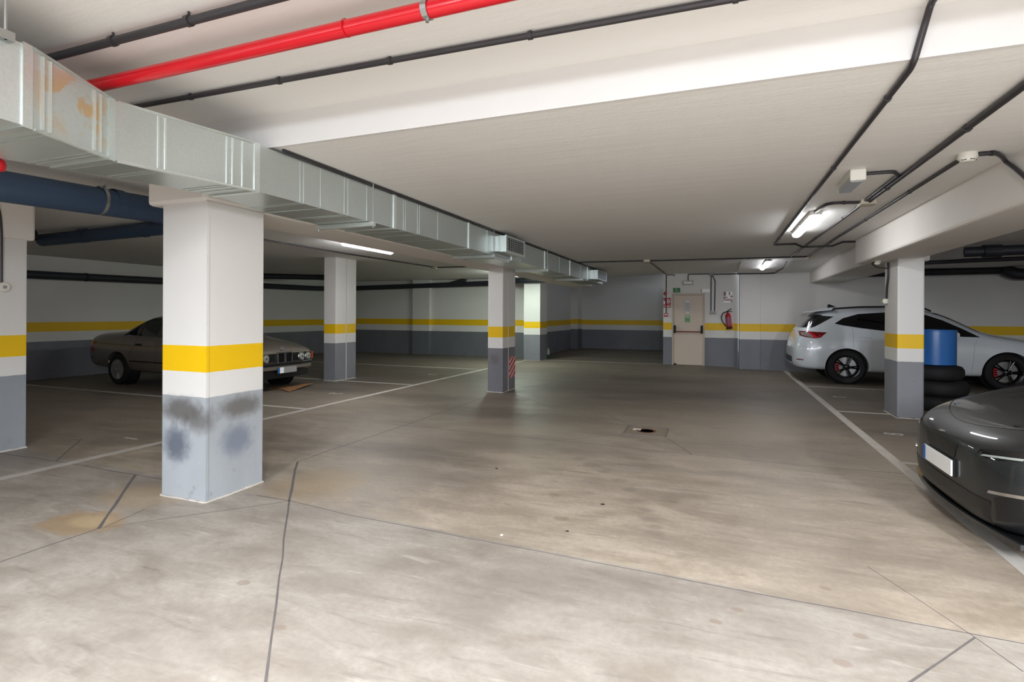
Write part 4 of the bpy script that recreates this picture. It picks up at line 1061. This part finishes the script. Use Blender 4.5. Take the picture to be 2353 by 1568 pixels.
for v_ in 'RL':
    s_ = -1 if v_ == 'R' else 1
    patch(bv, [(1.22, 1.015), (1.47, 1.19), (1.60, 1.265), (1.56, 1.0)], v_, 'rear_quarter_window', M['glass_clear'], sal, .004, 10, 6)
    patch(bv, [(1.62, 1.0), (1.66, 1.275), (1.80, 1.315), (2.20, 1.335), (2.16, .985)], v_, 'rear_door_window', M['glass_clear'], sal, .004, 12, 6)
    patch(bv, [(2.28, .985), (2.32, 1.335), (2.62, 1.32), (2.80, 1.25), (3.12, 1.04), (3.16, .99)], v_, 'front_door_window', M['glass_clear'], sal, .004, 14, 6)
    seam(bv, [(1.18, 1.0), (1.45, 1.20), (1.66, 1.305), (1.80, 1.33), (2.3, 1.352), (2.64, 1.335), (2.85, 1.25), (3.2, 1.02)], v_, 'window_trim', M['trim'], sal, .012)
    seam(bv, [(1.17, 1.0), (3.25, .965)], v_, 'beltline_trim', M['chrome'], sal, .006)
    seam(bv, [(1.61, 1.0), (1.64, 1.28)], v_, 'window_post', M['trim'], sal, .012)
    seam(bv, [(2.22, .985), (2.26, 1.34)], v_, 'door_post', M['trim'], sal, .026)
    for xx in (2.24, 3.3): seam(bv, [(xx, .95), (xx-.02, .35)], v_, 'door_seam', M['trim'], sal, .003)
    seam(bv, [(1.62, .96), (1.60, .80), (1.42, .62)], v_, 'door_seam', M['trim'], sal, .003)
    seam(bv, [(.14, .835), (1.2, .815), (3.4, .79), (4.5, .70)], v_, 'body_crease', M['trim'], sal, .004)
    seam(bv, [(1.46, .50), (3.40, .49)], v_, 'rub_strip', M['trim'], sal, .014)
    for xx in (1.72, 2.78):
        h = bv.ray_cast(Vector((xx, s_*3, .83)), Vector((0, -s_, 0))); yy = h[0].y
        MB().box(xx-.09, xx+.09, min(yy, yy+s_*.02), max(yy, yy+s_*.02), .815, .85).build('door_handle', M['trim'], sal, .006)
    patch(bv, [(1.22, .86), (1.24, .86), (1.24, .84), (1.22, .84)], v_, 'filler_mark', M['trim'], sal, .003, 2, 2)
    MB().lathe([(0, -.07), (.05, -.06), (.06, 0), (.045, .06), (0, .07)], (3.0, s_*.93, 1.02), 'Y', 12).build('door_mirror', M['bronze_car'], sal, 0, True)
    # tail lamp and bumpers, wrapped
    patch(bv, [(.08, .86), (.30, .86), (.30, .66), (.08, .66)], v_, 'tail_lamp', M['tail_red'], sal, .005, 6, 4)
# bumpers
def bumper(x_end, sgn, z0, z1, ym, parent, depth=.10, wrap=.75):
    pts = [(x_end-sgn*wrap, -ym-.0), (x_end-sgn*.16, -ym), (x_end-sgn*.05, -ym+.12), (x_end, -ym*.5), (x_end+sgn*.012, 0), (x_end, ym*.5), (x_end-sgn*.05, ym-.12), (x_end-sgn*.16, ym), (x_end-sgn*wrap, ym)]
    n = len(pts); inn = []
    for i, (x, y) in enumerate(pts):
        cx = x_end-sgn*.9; d = Vector((cx-x, -y, 0)); inn.append((x+d.normalized().x*depth, y+d.normalized().y*depth))
    vs = [(x, y, z0) for x, y in pts]+[(x, y, z1) for x, y in pts]+[(x, y, z0) for x, y in inn]+[(x, y, z1) for x, y in inn]
    fs = []
    for i in range(n-1):
        fs += [(i, i+1, n+i+1, n+i), (2*n+i+1, 2*n+i, 3*n+i, 3*n+i+1), (n+i, n+i+1, 3*n+i+1, 3*n+i), (i+1, i, 2*n+i, 2*n+i+1)]
    fs += [(0, n, 3*n, 2*n), (n-1, 3*n-1, 4*n-1, 2*n-1)]
    return MB().add(vs, fs)
bumper(4.70, 1, .40, .50, .83, sal).build('front_bumper', M['bronze_car'], sal, .012)
bumper(4.71, 1, .475, .535, .835, sal).build('bumper_rubber', M['trim'], sal, .01)
bumper(4.66, 1, .24, .40, .79, sal).build('front_air_dam', M['trim'], sal, .012)
bumper(-.02, -1, .42, .55, .83, sal).build('rear_bumper', M['bronze_car'], sal, .012)
bumper(-.03, -1, .50, .555, .835, sal).build('rear_bumper_rubber', M['trim'], sal, .01)
# front face: black panel, kidneys, lamps
gp = MB().box(4.60, 4.668, -.70, .70, .555, .705).build('grille_panel', M['trim'], sal, .01)
for k in range(5):
    z = .575+.027*k
    for s_ in (-1, 1): MB().box(4.664, 4.674, min(s_*.19, s_*.33), max(s_*.19, s_*.33), z-.004, z+.004).build('grille_slat', M['trim'], gp)
for s_ in (-1, 1):
    y0, y1 = (.018, .165) if s_ > 0 else (-.165, -.018)
    kd = MB(); a, e = 4.66, 4.70
    kd.box(a, e, y0-.012, y0+.004, .535, .72); kd.box(a, e, y1-.004, y1+.012, .535, .72); kd.box(a, e, y0-.012, y1+.012, .712, .73); kd.box(a, e, y0-.012, y1+.012, .525, .541)
    kd = kd.build('kidney_grille', M['chrome'], sal, .004)
    MB().box(4.665, 4.68, y0, y1, .54, .714).build('kidney_back', M['black'], kd)
    for k in range(6):
        y = y0+(y1-y0)*(k+.5)/6
        MB().box(4.678, 4.692, y-.003, y+.003, .542, .712).build('kidney_slat', M['trim'], kd)
    for yy, r, nm in ((.43, .078, 'headlamp'), (.60, .072, 'outer_headlamp')):
        h = MB().lathe([(r, 4.655), (r+.008, 4.672), (r-.002, 4.684), (r-.012, 4.682), (r-.012, 4.655)], (0, s_*yy, .627), 'X', 24, True).build(nm, M['chrome'], sal, 0, True)
        MB().lathe([(r-.011, 4.672), (r*.7, 4.69), (r*.3, 4.697), (0, 4.699)], (0, s_*yy, .627), 'X', 24).build('lens', M['lens'], h, 0, True)
        MB().lathe([(.024, 4.696), (.02, 4.703), (0, 4.705)], (0, s_*yy, .627), 'X', 12).build('reflector', M['chrome'], h, 0, True)
    MB().box(4.52, 4.655, min(s_*.695, s_*.765), max(s_*.695, s_*.765), .555, .70).build('turn_signal', M['amber'], sal, .012)
MB().lathe([(0, 4.600), (.036, 4.600), (.038, 4.606), (.034, 4.610), (0, 4.611)], (0, 0, 0), 'X', 20).build('bonnet_emblem', M['chrome'], sal, 0, True)
em = bpy.data.objects['bonnet_emblem']; em.location = (.02, 0, .792); em.rotation_euler = (0, 0, 0)
for a, m in ((0, 'grey_plastic'), (1, 'blue_pipe'), (2, 'grey_plastic'), (3, 'blue_pipe')):
    b = MB(); pts = [(4.612, 0, 0)]+[(4.612, .024*math.cos(a*PI/2+k*PI/8), .024*math.sin(a*PI/2+k*PI/8)) for k in range(5)]
    b.add(pts+[(x+.002, y, z) for x, y, z in pts], [(0, 1, 2, 3, 4, 5), (11, 10, 9, 8, 7, 6)]+[(i, (i+1) % 6, 6+(i+1) % 6, 6+i) for i in range(6)])
    b.build('roundel_quarter', M[m], em)
npl = MB().box(4.715, 4.725, -.20, .26, .337, .45).build('number_plate', M['grey_plastic'], sal, .003)
MB().box(4.7245, 4.728, -.20, -.155, .337, .45).build('blue_band', M['plate_blue'], npl)
MB().box(4.7245, 4.7275, -.155, -.06, .34, .447).build('pale_end', M['sign_white'], npl)
patch(bv, [(-.62, 1.03), (-.50, 1.36), (.50, 1.36), (.62, 1.03)], 'F', 'windscreen', M['glass'], sal, .005, 14, 8)
patch(bv, [(-.60, 1.09), (-.48, 1.36), (.48, 1.36), (.60, 1.09)], 'B', 'rear_window', M['glass'], sal, .005, 14, 8)
for x in (1.05, 3.81):
    for y in (-.865, .865): wheel(sal, x, y, .315, .20, .205, 'alloy', 10, 'disc')

# ---- anthracite car at the right edge, nose towards the aisle
blk = thing('sports_car', 'glossy anthracite car nosing in from the right edge of the photo', 'car', (1.52, 4.76, 0), 0)
def rev(st__, L): return [(x, s_) for x, s_ in st__]
st_ = [   # x grows backwards from the nose
 (0.00, [(0, .22), (.34, .22), (.45, .28), (.48, .42), (.45, .54), (.40, .585), (.32, .61), (.22, .62), (.11, .625), (0, .625)]),
 (0.06, [(0, .155), (.56, .155), (.69, .20), (.72, .40), (.695, .54), (.63, .625), (.52, .665), (.36, .68), (.18, .685), (0, .687)]),
 (0.18, [(0, .145), (.68, .145), (.81, .19), (.85, .42), (.83, .57), (.78, .69), (.67, .735), (.46, .755), (.23, .765), (0, .765)]),
 (0.40, [(0, .15), (.72, .15), (.865, .21), (.905, .45), (.89, .61), (.845, .77), (.75, .82), (.52, .835), (.26, .845), (0, .845)]),
 (0.75, [(0, .17), (.74, .17), (.885, .25), (.925, .48), (.91, .68), (.86, .87), (.79, .92), (.56, .925), (.28, .93), (0, .93)]),
 (1.10, [(0, .17), (.74, .17), (.89, .25), (.925, .50), (.91, .72), (.86, .93), (.79, .98), (.58, .985), (.30, .99), (0, .99)]),
 (1.50, [(0, .17), (.74, .17), (.885, .25), (.92, .50), (.905, .74), (.86, .97), (.80, 1.01), (.62, 1.04), (.34, 1.06), (0, 1.07)]),
 (1.95, [(0, .17), (.74, .17), (.885, .25), (.92, .50), (.905, .75), (.86, .92), (.74, 1.08), (.60, 1.17), (.33, 1.22), (0, 1.235)]),
 (2.45, [(0, .17), (.74, .17), (.885, .25), (.92, .50), (.905, .75), (.86, .93), (.70, 1.20), (.56, 1.35), (.31, 1.39), (0, 1.40)]),
 (3.10, [(0, .17), (.74, .17), (.885, .25), (.92, .50), (.905, .76), (.86, .94), (.70, 1.21), (.56, 1.36), (.31, 1.40), (0, 1.41)]),
 (3.70, [(0, .19), (.74, .19), (.885, .27), (.92, .52), (.905, .78), (.86, .96), (.71, 1.15), (.57, 1.28), (.31, 1.32), (0, 1.33)]),
 (4.15, [(0, .22), (.72, .22), (.86, .30), (.895, .54), (.88, .80), (.82, .97), (.70, 1.05), (.55, 1.10), (.3, 1.13), (0, 1.14)]),
 (4.36, [(0, .28), (.60, .28), (.74, .34), (.78, .55), (.77, .78), (.72, .90), (.62, .94), (.46, .95), (.24, .96), (0, .96)]),
]
body, bv = grow(st_, M['black_car'], 'body', blk, [(0.86, .325, .355, .62), (3.47, .325, .355, .62)])
# front of this car looks along -x: 'B' casts from -x
def arc(y0, y1, x0, bow, n=14): return [(x0+bow*((y0+(y1-y0)*i/n)/.85)**2, y0+(y1-y0)*i/n) for i in range(n+1)]
b = MB(); o_ = arc(-.86, .86, .015, .10); i_ = arc(-.80, .80, .34, .10)
b.prism(o_[::-1]+i_, .13, .15); b.build('front_splitter', M['trim'], blk)
b = MB(); b.prism([(x-.012, y) for x, y in o_][::-1]+[(x+.012, y) for x, y in o_], .132, .165); b.build('splitter_lip', M['black_car'], blk)
patch(bv, [(-.62, .19), (-.64, .335), (.64, .335), (.62, .19)], 'B', 'lower_grille', M['trim'], blk, .006, 16, 4)
patch(bv, [(-.24, .505), (-.28, .60), (.28, .60), (.24, .505)], 'B', 'upper_grille', M['trim'], blk, .005, 12, 3)
for s_ in (-1, 1):
    patch(bv, [(s_*.66, .23), (s_*.67, .37), (s_*.79, .41), (s_*.81, .28)], 'B', 'side_intake', M['trim'], blk, .006, 8, 4)
    patch(bv, [(s_*.63, .385), (s_*.64, .405), (s_*.80, .43), (s_*.80, .41)], 'B', 'intake_trim', M['chrome'], blk, .010, 8, 2)
    patch(bv, [(s_*.50, .595), (s_*.52, .63), (s_*.80, .685), (s_*.80, .63), (s_*.62, .585)], 'B', 'headlamp', M['glass'], blk, .006, 10, 4)
    patch(bv, [(s_*.55, .592), (s_*.56, .604), (s_*.76, .634), (s_*.76, .62)], 'B', 'daytime_strip', M['lens'], blk, .010, 8, 2)
    patch(bv, [(2.0, .95), (2.5, 1.27), (3.1, 1.29), (3.6, 1.16), (3.7, .98)], 'L' if s_ > 0 else 'R', 'side_window', M['glass'], blk, .005, 16, 5)
    MB().lathe([(0, -.09), (.05, -.08), (.07, 0), (.05, .08), (0, .09)], (1.85, s_*1.0, .97), 'Y', 12).build('door_mirror', M['black_car'], blk, 0, True)
    seam(bv, [(.22, .44), (.45, .50), (.50, .72)], 'L' if s_ > 0 else 'R', 'bumper_seam', M['trim'], blk, .003)
# bonnet shut line
out = []
for i in range(25):
    y = -.72+1.44*i/24
    h = bv.ray_cast(Vector((.12+.22*(y/.72)**2, y, 3)), Vector((0, 0, -1)))
    if h[0] is not None: out.append(h[0]+h[1]*.0006)
MB().tube(out, .0035, 6).build('bonnet_seam', M['trim'], blk)
for s_ in (-1, 1):
    out = []
    for i in range(14):
        x = .30+1.1*i/13; h = bv.ray_cast(Vector((x, s_*(.70+.06*i/13), 3)), Vector((0, 0, -1)))
        if h[0] is not None: out.append(h[0]+h[1]*.0006)
    MB().tube(out, .003, 6).build('bonnet_seam', M['trim'], blk)
MB().lathe([(0, .004), (.036, .004), (.038, 0), (.034, -.004), (0, -.004)], (.03, 0, .642), 'Z', 18).build('bonnet_badge', M['chrome'], blk)
npl = MB().box(-.022, -.010, -.26, .26, .375, .485).build('number_plate', M['sign_white'], blk, .003)
MB().box(-.0245, -.0215, .215, .26, .375, .485).build('blue_band', M['plate_blue'], npl)
MB().box(-.012, .02, -.25, .25, .37, .49).build('plate_holder', M['trim'], blk)
patch(bv, [(-.66, .98), (-.52, 1.36), (.52, 1.36), (.66, .98)], 'B', 'windscreen', M['glass'], blk, .005, 14, 6)
patch(bv, [(-.60, 1.02), (-.48, 1.30), (.48, 1.30), (.60, 1.02)], 'F', 'rear_window', M['glass'], blk, .005, 14, 6)
for x in (.86, 3.47):
    for y in (-.915, .915): wheel(blk, x, y, .325, .225, .235, 'black_alloy', 5)
